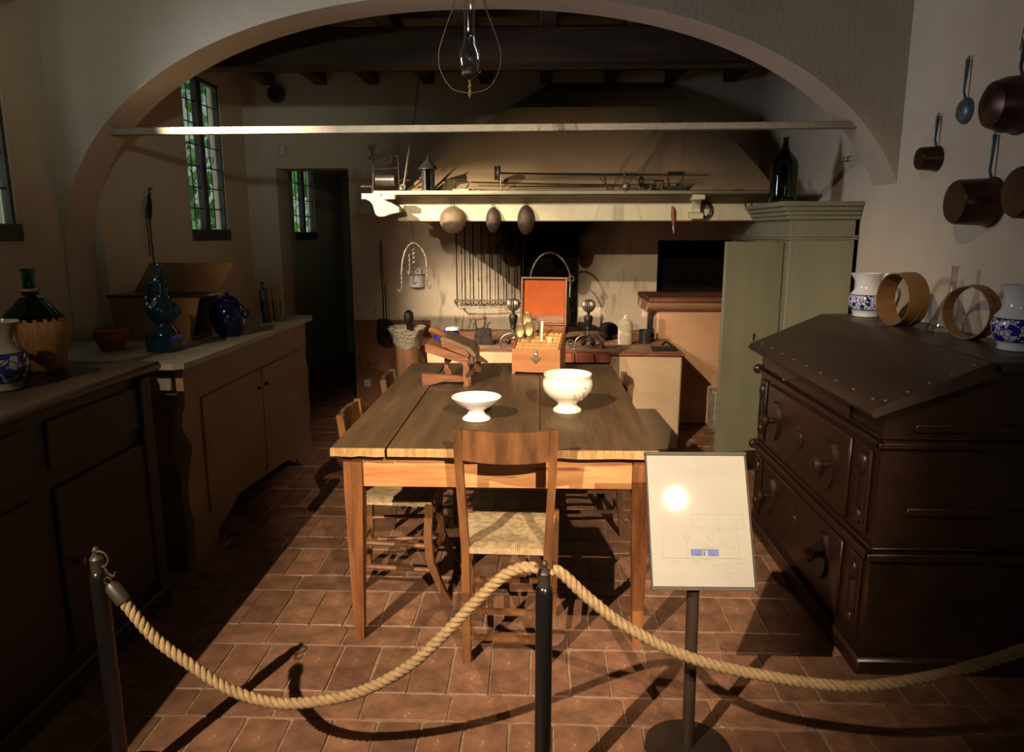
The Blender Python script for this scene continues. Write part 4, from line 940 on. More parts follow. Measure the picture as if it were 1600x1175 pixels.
b = nb(); tube(b, [(1.375, 5.09, 1.735), (1.375, 5.09, 1.785), (1.415, 5.09, 1.785), (1.415, 5.09, 1.735)], .004, 6); tag(obj('wire_staple', b, M['iron']), 'small black staple on the beam next to the cupboard cornice', 'staple')

# hook chandelier and chain
hc = thing('hook_hanger', 'curved iron meat hanger with chain and small hooks below the left bracket', 'meat hanger', (-.87, 5.16, 1.64))
hx, hy = -.872, 5.16
b = nb(); tube(b, [(hx-.005, hy, 1.642), (hx, hy, 1.56), (hx, hy, 1.52)], .004, 6); tube(b, arc((hx, hy, 1.57), .012, 0, 360, 10)[:-1], .003, 6, True); obj('hanging_rod', b, M['iron'], hc)
b = nb(); tube(b, smoothpath([(hx-.085, hy, 1.30), (hx-.075, hy, 1.38), (hx-.045, hy, 1.46), (hx, hy, 1.495), (hx+.05, hy, 1.465), (hx+.085, hy, 1.40), (hx+.09, hy, 1.33)], 5), .006, 8, flat=.5); obj('bow', b, M['grey_iron'], hc)
for k in range(9):
    b = nb(); z = 1.478-.015*k; tube(b, arc((hx, hy, z), .008, 0, 360, 8, 'xz' if k % 2 else 'yz', .010)[:-1], .0022, 5, True); obj('chain_link', b, M['grey_iron'], hc)
b = nb(); tube(b, arc((hx, hy, 1.332), .020, 40, 400, 16)[:-1], .004, 6); tube(b, smoothpath([(hx+.002, hy, 1.312), (hx-.002, hy, 1.26), (hx-.008, hy, 1.225), (hx+.004, hy, 1.212), (hx+.018, hy, 1.226)], 4), .004, 6); obj('centre_hook', b, M['iron'], hc)
for sx, x_, zt in ((-1, hx-.088, 1.30), (1, hx+.092, 1.32), (-.4, hx-.03, 1.42)):
    b = nb(); tube(b, smoothpath([(x_, hy, zt), (x_+.003, hy, zt-.05), (x_, hy, zt-.11), (x_+.012*sx, hy, zt-.14), (x_+.03*sx, hy, zt-.118)], 5), .0045, 6)
    for q in range(3): ell(b, (x_+.001, hy, zt-.02-.028*q), (.008, .006, .006), 8, 5)
    obj('side_hook', b, M['grey_iron'], hc)
# salt box
sb = thing('salt_box', 'white enamel salt box with round back plate hanging on the wall', 'salt box', (-1.075, 6.44, 1.10))
b = nb(); P = [(-.068*math.cos(a)*1.0, -.06*math.sin(a)) for a in [k*PI/12 for k in range(13)]]; prism(b, P, -.0, .105, 'z', Matrix.Translation((-1.075, 6.494, 1.095))); obj('container', b, M['enamel'], sb)
b = nb(); vs = lathe(b, [(0, 0), (.036, 0), (.038, .004), (.036, .008), (0, .008)], 20, Mx=Matrix.Translation((-1.065, 6.49, 1.232)) @ Matrix.Rotation(PI/2, 4, 'X')); box(b, -1.10, -1.03, 6.484, 6.492, 1.19, 1.235); obj('back_plate', b, M['enamel'], sb)
b = nb(); tube(b, [(-1.075-.07*math.cos(a), 6.494-.062*math.sin(a), 1.202) for a in [k*PI/12 for k in range(13)]], .004, 6); ell(b, (-1.065, 6.480, 1.235), (.006, .004, .006), 8, 5); obj('blue_rim', b, M['iron'], sb)
# wall grate of bars
wr = thing('iron_bar_rack', 'tall rack of parallel iron bars hanging on the wall behind the hearth', 'rack', (-.42, 6.42, 1.0))
for k in range(9):
    x = -.712+k*.072
    b = nb(); tube(b, [(x, 6.43, 1.70), (x+.002, 6.43, .995 if k else .97), (x+.002, 6.43, .955)], .006, 6); obj('bar', b, M['iron'], wr)
b = nb(); box(b, -.735, -.10, 6.405, 6.42, .972, .992, .003); obj('cross_bar', b, M['grey_iron'], wr)
b = nb(); tube(b, smoothpath([(-.73, 6.41, .975), (-.70, 6.38, .94), (-.66, 6.37, .925), (-.30, 6.37, .935), (-.12, 6.38, .955)], 4), .008, 6); obj('curved_bar', b, M['grey_iron'], wr)
b = nb(); box(b, -.74, -.10, 6.41, 6.499, 1.69, 1.71, .003); obj('cross_bar', b, M['iron'], wr)
# roaster with long handle
ro = thing('coffee_roaster', 'black drum roaster on a long wood-gripped rod hanging by the doorway', 'roaster', (-1.37, 6.4, .62))
b = nb(); lathe(b, [(0, .60), (.058, .60), (.064, .61), (.062, .79), (.064, .80), (.05, .815), (0, .82)], 20, (-1.362, 6.42, 0)); obj('drum', b, M['iron'], ro)
b = nb(); tube(b, [(-1.362, 6.42, .81), (-1.362, 6.42, 1.15)], .006, 6); tube(b, [(-1.338, 6.42, .81), (-1.345, 6.42, 1.12)], .004, 6); tube(b, [(-1.38, 6.42, .60), (-1.38, 6.42, .57)], .005, 6); obj('rod', b, M['iron'], ro)
b = nb(); tube(b, [(-1.362, 6.42, 1.14), (-1.363, 6.42, 1.20), (-1.364, 6.42, 1.42), (-1.364, 6.42, 1.48), (-1.364, 6.42, 1.50)], [.010, .016, .015, .014, .006], 10); obj('wooden_grip', b, M['stump'], ro)

# mortar on stump
mo = thing('stone_mortar', 'rough stone mortar on a tall wooden stump by the hearth', 'mortar', (-1.07, 6.0, 0))
b = nb(); lathe(b, [(0, .001), (.125, .001), (.115, .15), (.10, .42), (.10, .62), (.105, .66), (0, .66)], 14, (-1.08, 6.0, 0)); obj('stump', b, M['stump'], mo)
b = nb(); vs = lathe(b, [(0, .62), (.10, .62), (.115, .68), (.12, .73), (.15, .79), (.158, .80), (.14, .80), (.10, .76), (0, .72)], 20, (-1.08, 6.0, 0)); rr = random.Random(2)
for v in vs: v.co += Vector((rr.uniform(-.012, .012), rr.uniform(-.012, .012), rr.uniform(-.006, .008)))
for v in vs:
    if v.co.z > .78: v.co.x = -1.08+max(-.15, min(.15, (v.co.x+1.08)*1.25))
obj('stone_basin', b, M['stone'], mo)
b = nb(); tube(b, [(-1.075, 6.06, .745), (-1.075, 6.06, .80), (-1.075, 6.06, .83), (-1.075, 6.06, .87), (-1.075, 6.06, .915), (-1.075, 6.06, .935)], [.025, .022, .034, .042, .036, .012], 14)
tag(obj('pestle', b, M['iron']), 'dark bulb-headed pestle standing in the stone mortar', 'pestle')
b = nb(); box(b, -1.30, -1.22, 6.30, 6.42, .64, .74, .01); tube(b, [(-1.26, 6.42, .69), (-1.26, YW-.004, .69)], .012, 6); tag(obj('iron_bracket', b, M['iron']), 'small black box beside the roaster drum', 'box')

# hearth objects
HZ = .7225
def andiron(x, y, label):
    t = thing('andiron', label, 'andiron', (x, y, HZ), (0, 0, 0), 'pair of iron andirons on the hearth')
    b = nb(); lathe(b, [(0, .275), (.012, .275), (.030, .285), (.043, .305), (.046, .325), (.040, .350), (.022, .366), (0, .370)], 64, flute=16, famp=.09); obj('fluted_ball', b, M['grey_iron'], t, world=False, sharp=50)
    b = nb(); lathe(b, [(0, .145), (.018, .145), (.024, .155), (.020, .165), (.024, .18), (.030, .21), (.033, .235), (.028, .248), (.012, .252), (.010, .262), (.014, .268), (.010, .276), (0, .277)], 20); obj('vase_stem', b, M['iron'], t, world=False)
    b = nb(); tube(b, smoothpath([(0, 0, .15), (0, 0, .11), (.015, 0, .085), (0, 0, .07)], 4), .012, 8); tube(b, [(-.115, 0, .125), (-.04, 0, .13), (.04, 0, .13), (.115, 0, .118)], [.003, .006, .006, .002], 6); obj('cross_piece', b, M['grey_iron'], t, world=False)
    for s in (-1, 1):
        b = nb(); tube(b, smoothpath([(0, 0, .11), (s*.04, 0, .105), (s*.085, 0, .075), (s*.095, 0, .03), (s*.095, 0, .005), (s*.115, 0, .003)], 5), .0065, 8); obj('scroll_leg', b, M['grey_iron'], t, world=False)
        b = nb(); ell(b, (s*.035, -.004, .05), (.021, .012, .023)); tube(b, smoothpath([(0, 0, .1), (s*.02, 0, .085), (s*.045, 0, .075)], 4), .004, 6); obj('volute', b, M['iron'], t, world=False)
    b = nb(); box(b, -.006, .006, 0, .40, .075, .09); box(b, -.006, .006, .38, .40, 0, .09); obj('log_bar', b, M['iron'], t, world=False)
    return t
andiron(.365, 5.36, 'andiron with fluted ball top right of the cutlery box')
andiron(-.185, 5.42, 'andiron with fluted ball top left of the cutlery box')
b = nb(); lathe(b, [(0, 0), (.052, 0), (.056, .006), (.056, .15), (.050, .172), (.030, .195), (.012, .203), (.012, .212), (0, .214)], 24, (.668, 5.64, HZ)); tube(b, arc((.668, 5.64, HZ+.214), .011, 0, 180, 8), .004, 6)
tag(obj('stoneware_bottle', b, M['clay_white']), 'squat pale stoneware bottle standing on the right of the hearth', 'bottle')
b = nb(); lathe(b, [(0, 0), (.045, 0), (.045, .10), (.047, .102), (.043, .10), (.042, .005), (0, .004)], 24, (.83, 5.72, HZ)); tube(b, smoothpath([(.872, 5.72, HZ+.09), (.90, 5.72, HZ+.08), (.90, 5.72, HZ+.04), (.872, 5.72, HZ+.03)], 4), .004, 6)
tag(obj('tin_mug', b, M['tin_dark']), 'dark tin mug with handle beside the stoneware bottle', 'mug')
b = nb(); box(b, .865, .925, 5.86, 5.90, HZ, HZ+.09, .004); box(b, .87, .915, 5.865, 5.885, HZ+.09, HZ+.21, .006); tag(obj('hearth_brush', b, M['iron']), 'dark upright brush leaning at the oven corner of the hearth', 'brush')
b = nb(); lathe(b, [(0, 0), (.07, 0), (.085, .012), (.08, .016), (0, .01)], 24, Mx=Matrix.Translation((.57, 5.95, HZ+.052)) @ Matrix.Rotation(1.0, 4, 'X')); tag(obj('pan_lid', b, M['iron']), 'dark round lid resting behind the andiron on the hearth', 'lid')
b = nb(); box(b, .83, 1.0, 5.30, 5.35, HZ, HZ+.028, .004); tube(b, [(.83, 5.325, HZ+.014), (.825, 5.325, HZ+.036)], .006, 6); tag(obj('fire_shovel', b, M['iron']), 'flat dark iron bar lying at the front right edge of the hearth', 'shovel')
b = nb(); tube(b, smoothpath([(.93, 5.52, HZ+.012), (.97, 5.55, HZ+.03), (1.0, 5.5, HZ+.012)], 4), .008, 6); tag(obj('iron_hook', b, M['iron']), 'small bent iron hook behind the flat bar on the hearth', 'hook')
b = nb(); tube(b, [(.22, 5.50, HZ+.012), (.46, 5.46, HZ+.008)], .006, 6); tube(b, [(.20, 5.58, HZ+.014), (.48, 5.52, HZ+.012)], .005, 6); tube(b, arc((.24, 5.46, HZ+.03), .026, 0, 360, 14, 'xz')[:-1], .004, 6, True)
tag(obj('toasting_fork', b, M['grey_iron']), 'long iron toasting forks lying on the hearth below the right andiron', 'forks')
# charcoal iron
ci = thing('charcoal_iron', 'black box-shaped charcoal iron with raised handle on the hearth left of the andiron', 'iron', (-.42, 5.62, HZ), (0, 0, 0), 'old irons')
b = nb(); prism(b, [(-.075, 0), (.065, 0), (.055, .115), (-.06, .115)], -.045, .045, 'y', Matrix.Translation(ci.location)); box(b, -.085, .08, -.05, .05, 0, .012, .003, Matrix.Translation(ci.location)); obj('iron_body', b, M['iron'], ci)
b = nb(); c_ = Vector(ci.location); tube(b, [c_+Vector(p) for p in ((-.055, 0, .115), (-.065, 0, .185), (.012, 0, .20), (.005, 0, .13), (-.02, 0, .115))], .006, 6); tube(b, smoothpath([c_+Vector(p) for p in ((.03, 0, .115), (.035, 0, .155), (.055, 0, .165))], 4), .004, 6); obj('arm', b, M['iron'], ci)
b = nb(); tube(b, [c_+Vector(p) for p in ((-.058, 0, .193), (.008, 0, .205))], .013, 10); obj('wooden_grip', b, M['stump'], ci)
# blue pitcher
bp_ = thing('enamel_pitcher', 'cobalt blue enamel coffee pot partly hidden behind the press handle', 'pot', (-.70, 5.50, HZ))
px_, py_ = -.665, 5.50
b = nb(); lathe(b, [(0, 0), (.085, 0), (.090, .01), (.086, .06), (.070, .10), (.060, .118), (.064, .122), (.0, .124)], 28, (px_, py_, HZ)); obj('pot_body', b, M['blue_enamel'], bp_)
b = nb(); tube(b, smoothpath([(px_-.075, py_, HZ+.04), (px_-.11, py_, HZ+.06), (px_-.125, py_, HZ+.11), (px_-.15, py_, HZ+.135)], 4), .013, 10); obj('spout', b, M['blue_enamel'], bp_)
b = nb(); lathe(b, [(.0, .124), (.055, .124), (.05, .14), (0, .15)], 24, (px_+.02, py_, HZ)); obj('pot_lid', b, M['enamel'], bp_)
# cauldron behind the box
cl = thing('cauldron', 'iron cauldron with arched bail handle behind the cutlery box', 'cauldron', (.085, 5.62, HZ))
b = nb(); lathe(b, [(0, .03), (.10, .035), (.15, .10), (.16, .22), (.145, .34), (.155, .36), (.15, .365), (.14, .35), (.15, .22), (.14, .11), (0, .05)], 28, tuple(cl.location)); obj('cauldron_body', b, M['iron'], cl)
for a in (90, 210, 330):
    b = nb(); x_, y_ = .085+.09*math.cos(math.radians(a)), 5.62+.09*math.sin(math.radians(a)); tube(b, [(x_, y_, HZ), (x_, y_, HZ+.06)], .012, 8); obj('foot', b, M['iron'], cl)
b = nb(); tube(b, smoothpath([(-.07, 5.62, HZ+.345), (-.062, 5.62, HZ+.50), (-.045, 5.62, HZ+.58), (.01, 5.62, HZ+.665), (.09, 5.62, HZ+.695), (.17, 5.62, HZ+.655), (.225, 5.62, HZ+.57), (.24, 5.62, HZ+.50), (.238, 5.62, HZ+.345)], 4), .007, 8)
tube(b, arc((.245, 5.62, HZ+.50), .022, 0, 360, 10)[:-1], .005, 6, True); obj('bail_handle', b, M['grey_iron'], cl)

# ================================================================== LEFT SIDE OBJECTS
dj = thing('demijohn', 'green glass demijohn with straw-woven cover on the dark sideboard', 'demijohn', (-1.895, 2.69, 1.051))
b = nb(); lathe(b, [(0, 0), (.075, 0), (.088, .02), (.100, .08), (.113, .14), (.112, .175), (.100, .205), (.098, .20), (0, .19)], 40, tuple(dj.location), flute=20, famp=.012); obj('straw_cover', b, M['wicker'], dj, sharp=60)
b = nb(); lathe(b, [(.104, .195), (.095, .22), (.060, .255), (.032, .285), (.026, .305), (.022, .33), (.022, .375), (.026, .378), (.026, .386), (.018, .386), (.018, .33), (.024, .30), (.055, .25), (.09, .217), (.098, .195)], 36, tuple(dj.location)); obj('glass_neck', b, M['aqua_glass'], dj, sharp=60)
b = nb(); tube(b, arc((-1.895, 2.69, 1.051+.307), .030, 0, 360, 16, 'xy')[:-1], .006, 6, True); obj('raffia_band', b, M['wicker'], dj)
def jug(name, label, loc, s, prof, pm, handle_dir=0.3, spout=True):
    t = thing(name, label, 'jug', loc, (0, 0, handle_dir), 'white and blue painted jugs')
    b = nb(); vs = lathe(b, [(r*s, z*s) for r, z in prof], 40)
    if spout:
        zt = max(v.co.z for v in vs)
        for v in vs:
            if v.co.z > zt-.05*s and v.co.x < 0:
                k = (v.co.z-(zt-.05*s))/(.05*s); a = abs(math.atan2(v.co.y, -v.co.x))
                if a < .5: v.co.x -= .018*s*k*(1-a/.5)
    obj('jug_body', b, pm, t, world=False, sharp=70)
    b = nb(); zt = prof[-6][1]*s if False else max(z for r, z in prof)*s
    tube(b, smoothpath([(.055*s, 0, zt*.92), (.085*s, 0, zt*.96), (.105*s, 0, zt*.80), (.095*s, 0, zt*.6), (.075*s, 0, zt*.45)], 5), [.010*s]*21, 8, flat=.6); obj('jug_handle', b, M['enamel'], t, world=False)
    return t
JP = [(0, 0), (.056, 0), (.060, .006), (.055, .014), (.064, .028), (.078, .055), (.082, .082), (.074, .110), (.060, .128), (.054, .145), (.056, .175), (.066, .205), (.068, .208), (.064, .208), (.052, .175), (.05, .145), (.07, .1), (.07, .06), (.05, .02), (0, .012)]
pm1 = pottery_mat('blue painted jug glaze', .036, .110, scale=42)
jug('painted_jug', 'white and blue painted jug at the far end of the dark desk', (1.655, 3.78, 1.151), 1.04, JP, pm1, -.55)
pm2 = pottery_mat('blue floral jar glaze', .035, .115, scale=30, ground=(206, 206, 204))
jug('painted_jug', 'larger white and blue floral jug cut by the right edge of the picture', (1.735, 2.70, 1.151), 1.12, JP, pm2, .1, False)
pm3 = pottery_mat('blue band jug glaze', .03, .125, scale=24, ground=(116, 110, 98), ink=(26, 32, 76))
jug('painted_jug', 'white and blue painted jug in front of the demijohn on the sideboard', (-1.80, 2.36, 1.051), 1.10, JP, pm3, 2.9)
# figurine on box
fg = thing('glazed_ewer', 'dark blue-green glazed ornamental ewer with tall finial on the painted counter', 'ewer', (-1.83, 3.50, 1.001))
fx, fy, fz_ = -1.80, 3.48, 1.001
b = nb(); box(b, fx-.085, fx+.045, fy-.05, fy+.06, fz_, fz_+.085, .005); obj('square_plinth', b, M['teal_glaze'], fg)
b = nb(); lathe(b, [(0, .085), (.065, .085), (.060, .10), (.045, .118), (.040, .135), (.055, .155), (.075, .18), (.080, .205), (.070, .225), (.045, .245), (.032, .27), (.030, .30), (.034, .335), (.026, .355), (.012, .365), (.014, .38), (.009, .392), (.012, .405), (.007, .42), (0, .43)], 24, (fx-.01, fy, fz_), sx=1.0); obj('ewer_body', b, M['teal_glaze'], fg)
b = nb(); tube(b, smoothpath([(fx-.075, fy, fz_+.19), (fx-.085, fy, fz_+.26), (fx-.075, fy, fz_+.31), (fx-.095, fy, fz_+.325)], 4), [.016]*4+[.012]*5+[.008]*4, 8); obj('ewer_spout', b, M['teal_glaze'], fg)
b = nb(); tube(b, smoothpath([(fx+.025, fy, fz_+.31), (fx+.005, fy, fz_+.33), (fx-.05, fy, fz_+.33), (fx-.075, fy, fz_+.30)], 4), .008, 8); ell(b, (fx+.06, fy, fz_+.20), (.022, .02, .03)); obj('ewer_handle', b, M['teal_glaze'], fg)
# open box behind
ob_ = thing('open_casket', 'ochre wooden casket with raised flaring lid behind the ewer on the counter', 'casket', (-2.05, 3.95, 1.001))
b = nb(); prism(b, [(-2.27, 1.002), (-1.86, 1.002), (-1.80, 1.225), (-2.29, 1.225)], 3.85, 3.865, 'y'); prism(b, [(-2.27, 1.002), (-1.86, 1.002), (-1.80, 1.225), (-2.29, 1.225)], 4.08, 4.095, 'y'); box(b, -2.27, -1.86, 3.86, 4.09, 1.002, 1.012)
obj('casket_body', b, M['box_inner'], ob_)
b = nb(); prism(b, [(-2.29, 1.235), (-1.80, 1.235), (-1.70, 1.40), (-2.18, 1.40)], 4.10, 4.115, 'y', Matrix.Identity(4)); obj('casket_lid', b, M['box_inner'], ob_)
b = nb(); prism(b, [(-2.30, 1.225), (-1.79, 1.225), (-1.79, 1.240), (-2.30, 1.240)], 3.85, 4.10, 'y'); obj('casket_rim', b, M['walnut'], ob_)
b = nb(); lathe(b, [(0, 0), (.05, 0), (.075, .05), (.08, .10), (.074, .105), (.07, .05), (0, .01)], 20, (-2.10, 3.52, 1.001)); tag(obj('clay_pot', b, M['terracotta']), 'small reddish clay pot on the counter left of the ewer', 'pot')
bj = thing('blue_jar', 'round deep blue glazed lidded jar alone on the painted counter', 'jar', (-1.72, 4.0, 1.001))
b = nb(); lathe(b, [(0, 0), (.060, 0), (.065, .01), (.085, .05), (.096, .10), (.090, .15), (.070, .18), (.055, .19), (0, .19)], 28, (-1.725, 4.03, 1.001)); obj('jar_body', b, M['blue_glaze'], bj)
b = nb(); lathe(b, [(.060, .188), (.058, .20), (.030, .222), (.010, .228), (.012, .240), (0, .248)], 24, (-1.725, 4.03, 1.001)); obj('jar_lid', b, M['blue_glaze'], bj)
for s in (-1, 1):
    b = nb(); tube(b, smoothpath([(-1.725+s*.088, 4.03, 1.15), (-1.725+s*.115, 4.03, 1.135), (-1.725+s*.095, 4.03, 1.10)], 4), .008, 8); obj('jar_lug', b, M['blue_glaze'], bj)
b = nb(); tube(b, [(-1.755, 4.68, 1.001), (-1.775, 4.70, 1.20), (-1.776, 4.70, 1.215), (-1.778, 4.70, 1.24), (-1.778, 4.70, 1.255)], [.026, .026, .010, .008, .016], 12); tag(obj('dark_bottle', b, M['tin_dark']), 'slim dark tin bottle leaning at the back of the counter', 'bottle')
b = nb(); tube(b, [(-1.705, 4.72, 1.001), (-1.712, 4.72, 1.20), (-1.712, 4.72, 1.215)], [.018, .018, .020], 12); box(b, -1.72, -1.64, 4.715, 4.725, 1.20, 1.208); tube(b, [(-1.665, 4.72, 1.20), (-1.668, 4.72, 1.003)], .010, 8); tag(obj('brass_mortar', b, M['brass']), 'tarnished brass measuring tube with arm beside the slim dark bottle', 'tube')
# tool on left wall
tl = thing('iron_tool_bunch', 'bunch of thin iron utensils hanging on the left wall above the counter', 'utensils', (XLF+.03, 4.76, 1.85))
b = nb(); X_ = XLF+.025
tube(b, [(X_, 4.79, 1.85), (X_, 4.755, 1.70), (X_, 4.76, 1.37)], .005, 6); tube(b, arc((X_, 4.80, 1.83), .02, 0, 300, 10, 'yz'), .004, 6); obj('long_hook', b, M['iron'], tl)
b = nb(); tube(b, [(X_+.01, 4.77, 1.80), (X_+.01, 4.74, 1.65), (X_+.01, 4.74, 1.42)], .004, 6); tube(b, [(X_+.01, 4.75, 1.78), (X_+.01, 4.70, 1.70), (X_+.01, 4.71, 1.42)], .004, 6); ell(b, (X_, 4.775, 1.74), (.012, .022, .07)); ell(b, (X_, 4.76, 1.68), (.012, .018, .04)); obj('short_hooks', b, M['iron'], tl)
# wall fittings
b = nb(); box(b, -2.225, -2.17, YW-.035, YW-.001, 2.215, 2.305, .008); tag(obj('alarm_sensor', b, M['plastic']), 'small white motion sensor above the doorway', 'sensor')
b = nb(); lathe(b, [(.055, 0), (.072, 0), (.072, .03), (.055, .035), (.050, .005)], 24, Mx=Matrix.Translation((-2.225, YW-.001, 2.715)) @ Matrix.Rotation(PI/2, 4, 'X')); lathe(b, [(0, 0), (.055, 0), (.055, .004), (0, .004)], 20, Mx=Matrix.Translation((-2.225, YW-.001, 2.715)) @ Matrix.Rotation(PI/2, 4, 'X'))
tag(obj('vent_pipe', b, M['tin_dark']), 'round flue hole high on the back wall by the first rafter', 'vent')
b = nb(); box(b, -1.575, -1.515, YW-.018, YW-.0065, .19, .26, .004); ell(b, (-1.555, YW-.019, .225), (.006, .002, .006), 8, 4); ell(b, (-1.535, YW-.019, .225), (.006, .002, .006), 8, 4); tag(obj('power_socket', b, M['plastic']), 'white wall socket low beside the doorway', 'socket')
b = nb(); box(b, XR-.03, XR-.001, 5.2, 5.26, 2.44, 2.54, .004); tag(obj('wall_bracket', b, M['tin_dark']), 'small dark bracket high on the right wall above the bottle', 'bracket')
b = nb(); tube(b, [(XR-.001, 4.66, 2.01), (XR-.02, 4.66, 2.01), (XR-.02, 4.66, 1.985), (XR-.02, 4.60, 1.985), (XR-.02, 4.60, 2.01), (XR-.001, 4.60, 2.01)], .003, 6); tag(obj('wall_hook', b, M['iron']), 'tiny iron wall hook just under the right end of the tie bar', 'hook')

# ================================================================== RIGHT SIDE OBJECTS
b = nb(); lathe(b, [(0, .012), (.030, .004), (.074, 0), (.078, .008), (.080, .05), (.080, .22), (.074, .25), (.050, .28), (.028, .305), (.020, .33), (.016, .365), (.016, .372), (.019, .374), (.019, .385), (.013, .386), (.012, .33), (.046, .275), (.070, .245), (.075, .22), (.075, .02), (0, .022)], 48, (1.48, 4.66, 1.7425))
tag(obj('wine_bottle', b, M['green_glass'], sharp=60), 'large empty dark green glass bottle on top of the cupboard', 'bottle')
def sieve(loc, R, wd, rz, lean, label):
    t = thing('sieve_hoop', label, 'sieve', loc, (0, lean, rz), 'bent wood sieve hoops on the desk')
    b = nb(); vs = lathe(b, [(R, -wd/2), (R, wd/2), (R-.004, wd/2), (R-.004, -wd/2), (R, -wd/2)], 48, Mx=Matrix.Translation((0, 0, R)) @ Matrix.Rotation(PI/2, 4, 'X')); bmesh.ops.remove_doubles(b, verts=b.verts[:], dist=.0003); obj('outer_hoop', b, M['sieve'], t, world=False, sharp=50)
    b = nb(); lathe(b, [(R+.004, -wd/2), (R+.004, -wd/2+wd*.4), (R+.0005, -wd/2+wd*.4), (R+.0005, -wd/2), (R+.004, -wd/2)], 48, Mx=Matrix.Translation((0, 0, R)) @ Matrix.Rotation(PI/2, 4, 'X')); bmesh.ops.remove_doubles(b, verts=b.verts[:], dist=.0003); obj('rim_band', b, M['sieve'], t, world=False, sharp=50)
sieve((1.655, 3.42, 1.152), .118, .095, math.radians(-80), 0, 'deep bent-wood sieve hoop standing between the jug and the glass flask')
sieve((1.715, 2.98, 1.152), .105, .06, math.radians(-68), 0, 'shallow bent-wood sieve hoop next to the floral jug at the right')
b = nb(); lathe(b, [(.085, 0), (.088, .004), (.070, .05), (.035, .13), (.016, .165), (.013, .18), (.013, .275), (.016, .278), (.014, .278), (.0115, .275), (.0115, .18), (.033, .13), (.068, .05), (.084, .006), (0, .003)], 36, (1.752, 3.19, 1.151))
tag(obj('glass_flask', b, M['clear_glass'], sharp=60), 'clear conical glass flask between the two sieve hoops', 'flask')
# pans on right wall
def pan(y, z, R, depth, hl, label, mm='copper', hm='tin_blue', round_=False, hook=.0):
    t = thing('hanging_pan', label, 'pan', (XR-.001, y, z), (0, 0, 0), 'old pans hung on the right wall')
    A = Matrix.Rotation(-PI/2, 4, 'Y')
    b = nb()
    if round_: prof = [(0, depth), (R*.45, depth*.98), (R*.8, depth*.82), (R*.96, depth*.5), (R, .012), (R*1.06, .008), (R*1.06, .002), (R*.96, .004), (R*.9, depth*.5), (R*.75, depth*.78), (0, depth*.93)]
    else: prof = [(0, depth), (R*.86, depth), (R*.93, depth*.93), (R, .012), (R*1.05, .008), (R*1.05, .002), (R*.96, .004), (R*.88, depth*.9), (0, depth*.95)]
    lathe(b, prof, 40, Mx=A); obj('pan_body', b, M[mm], t, world=False, sharp=35)
    b = nb(); tube(b, [(-.012, 0, R), (-.022, 0, R+.03), (-.020, 0, R+hl*.5), (-.016, .003, R+hl-.01), (-.016, .003, R+hl)], [.007, .007, .008, .011, .009], 8, flat=.6); obj('pan_handle', b, M[hm], t, world=False)
    b = nb(); tube(b, arc((-.014, .003, R+hl+.004), .008, 0, 360, 10, 'yz')[:-1], .002, 6, True); obj('hanging_eye', b, M['iron'], t, world=False)
    return t
pan(3.04, 2.05, .106, .14, .13, 'large round-bottomed copper pan at the upper right of the wall', round_=True, hm='tin_dark')
pan(3.42, 2.085, .052, .03, .16, 'small blue-grey ladle hanging just left of the large copper pan', mm='tin_blue', round_=True)
pan(3.62, 1.905, .055, .085, .135, 'smallest copper saucepan, lowest left of the hanging pans')
pan(3.16, 1.690, .096, .15, .17, 'deep dark copper saucepan below the large copper pan')
pan(2.80, 1.71, .098, .13, .15, 'dark saucepan cut off by the right edge of the picture')
b = nb(); tube(b, smoothpath([(XR-.001, 3.045, 2.33), (XR-.02, 3.05, 2.34), (XR-.02, 3.06, 2.28), (XR-.02, 3.065, 2.25)], 4), .002, 5); tag(obj('wire_loop', b, M['grey_iron']), 'thin twisted wire above the large copper pan', 'wire')

# ================================================================== OIL LAMP
la = thing('oil_lamp', 'glass-chimney oil lamp in a lyre-shaped wire frame hanging from above', 'lamp', (-.29, 3.2, 2.12))
lx, ly = -.288, 3.2
Zl = lambda py: 2.122+(150-py)*.00246
b = nb()
for s in (-1, 1): tube(b, smoothpath([(lx+s*.048, ly, Zl(-110)), (lx+s*.058, ly, Zl(-20)), (lx+s*.066, ly, Zl(10)), (lx+s*.098, ly, Zl(45)), (lx+s*.126, ly, Zl(80)), (lx+s*.120, ly, Zl(110)), (lx+s*.075, ly, Zl(138)), (lx, ly, Zl(146))], 5), [.0045]*11+[.0022]*25, 6)
tube(b, [(lx, ly, Zl(-110)), (lx, ly, ZT-.001)], .003, 6); tube(b, [(lx-.048, ly, Zl(-110)), (lx+.048, ly, Zl(-110))], .004, 6)
obj('wire_frame', b, M['iron'], la)
b = nb(); lathe(b, [(.030, Zl(112)), (.040, Zl(104)), (.047, Zl(92)), (.042, Zl(80)), (.026, Zl(68)), (.022, Zl(50)), (.024, Zl(0)), (.028, Zl(-60))], 32, (lx, ly, 0)); bmesh.ops.solidify(b, geom=b.faces[:], thickness=.0012); obj('glass_chimney', b, M['clear_glass'], la, sharp=70)
b = nb(); lathe(b, [(0, Zl(124)), (.012, Zl(123)), (.034, Zl(117)), (.036, Zl(113)), (.020, Zl(108)), (0, Zl(106))], 24, (lx, ly, 0)); tube(b, [(lx+.03, ly, Zl(115)), (lx+.045, ly, Zl(112))], .003, 6); obj('oil_font', b, M['iron'], la)
b = nb(); lathe(b, [(0, Zl(124)), (.008, Zl(126)), (.004, Zl(130)), (.009, Zl(135)), (.004, Zl(140)), (.010, Zl(146)), (.004, Zl(151)), (0, Zl(158))], 14, (lx, ly, 0)); obj('finial', b, M['brass'], la)

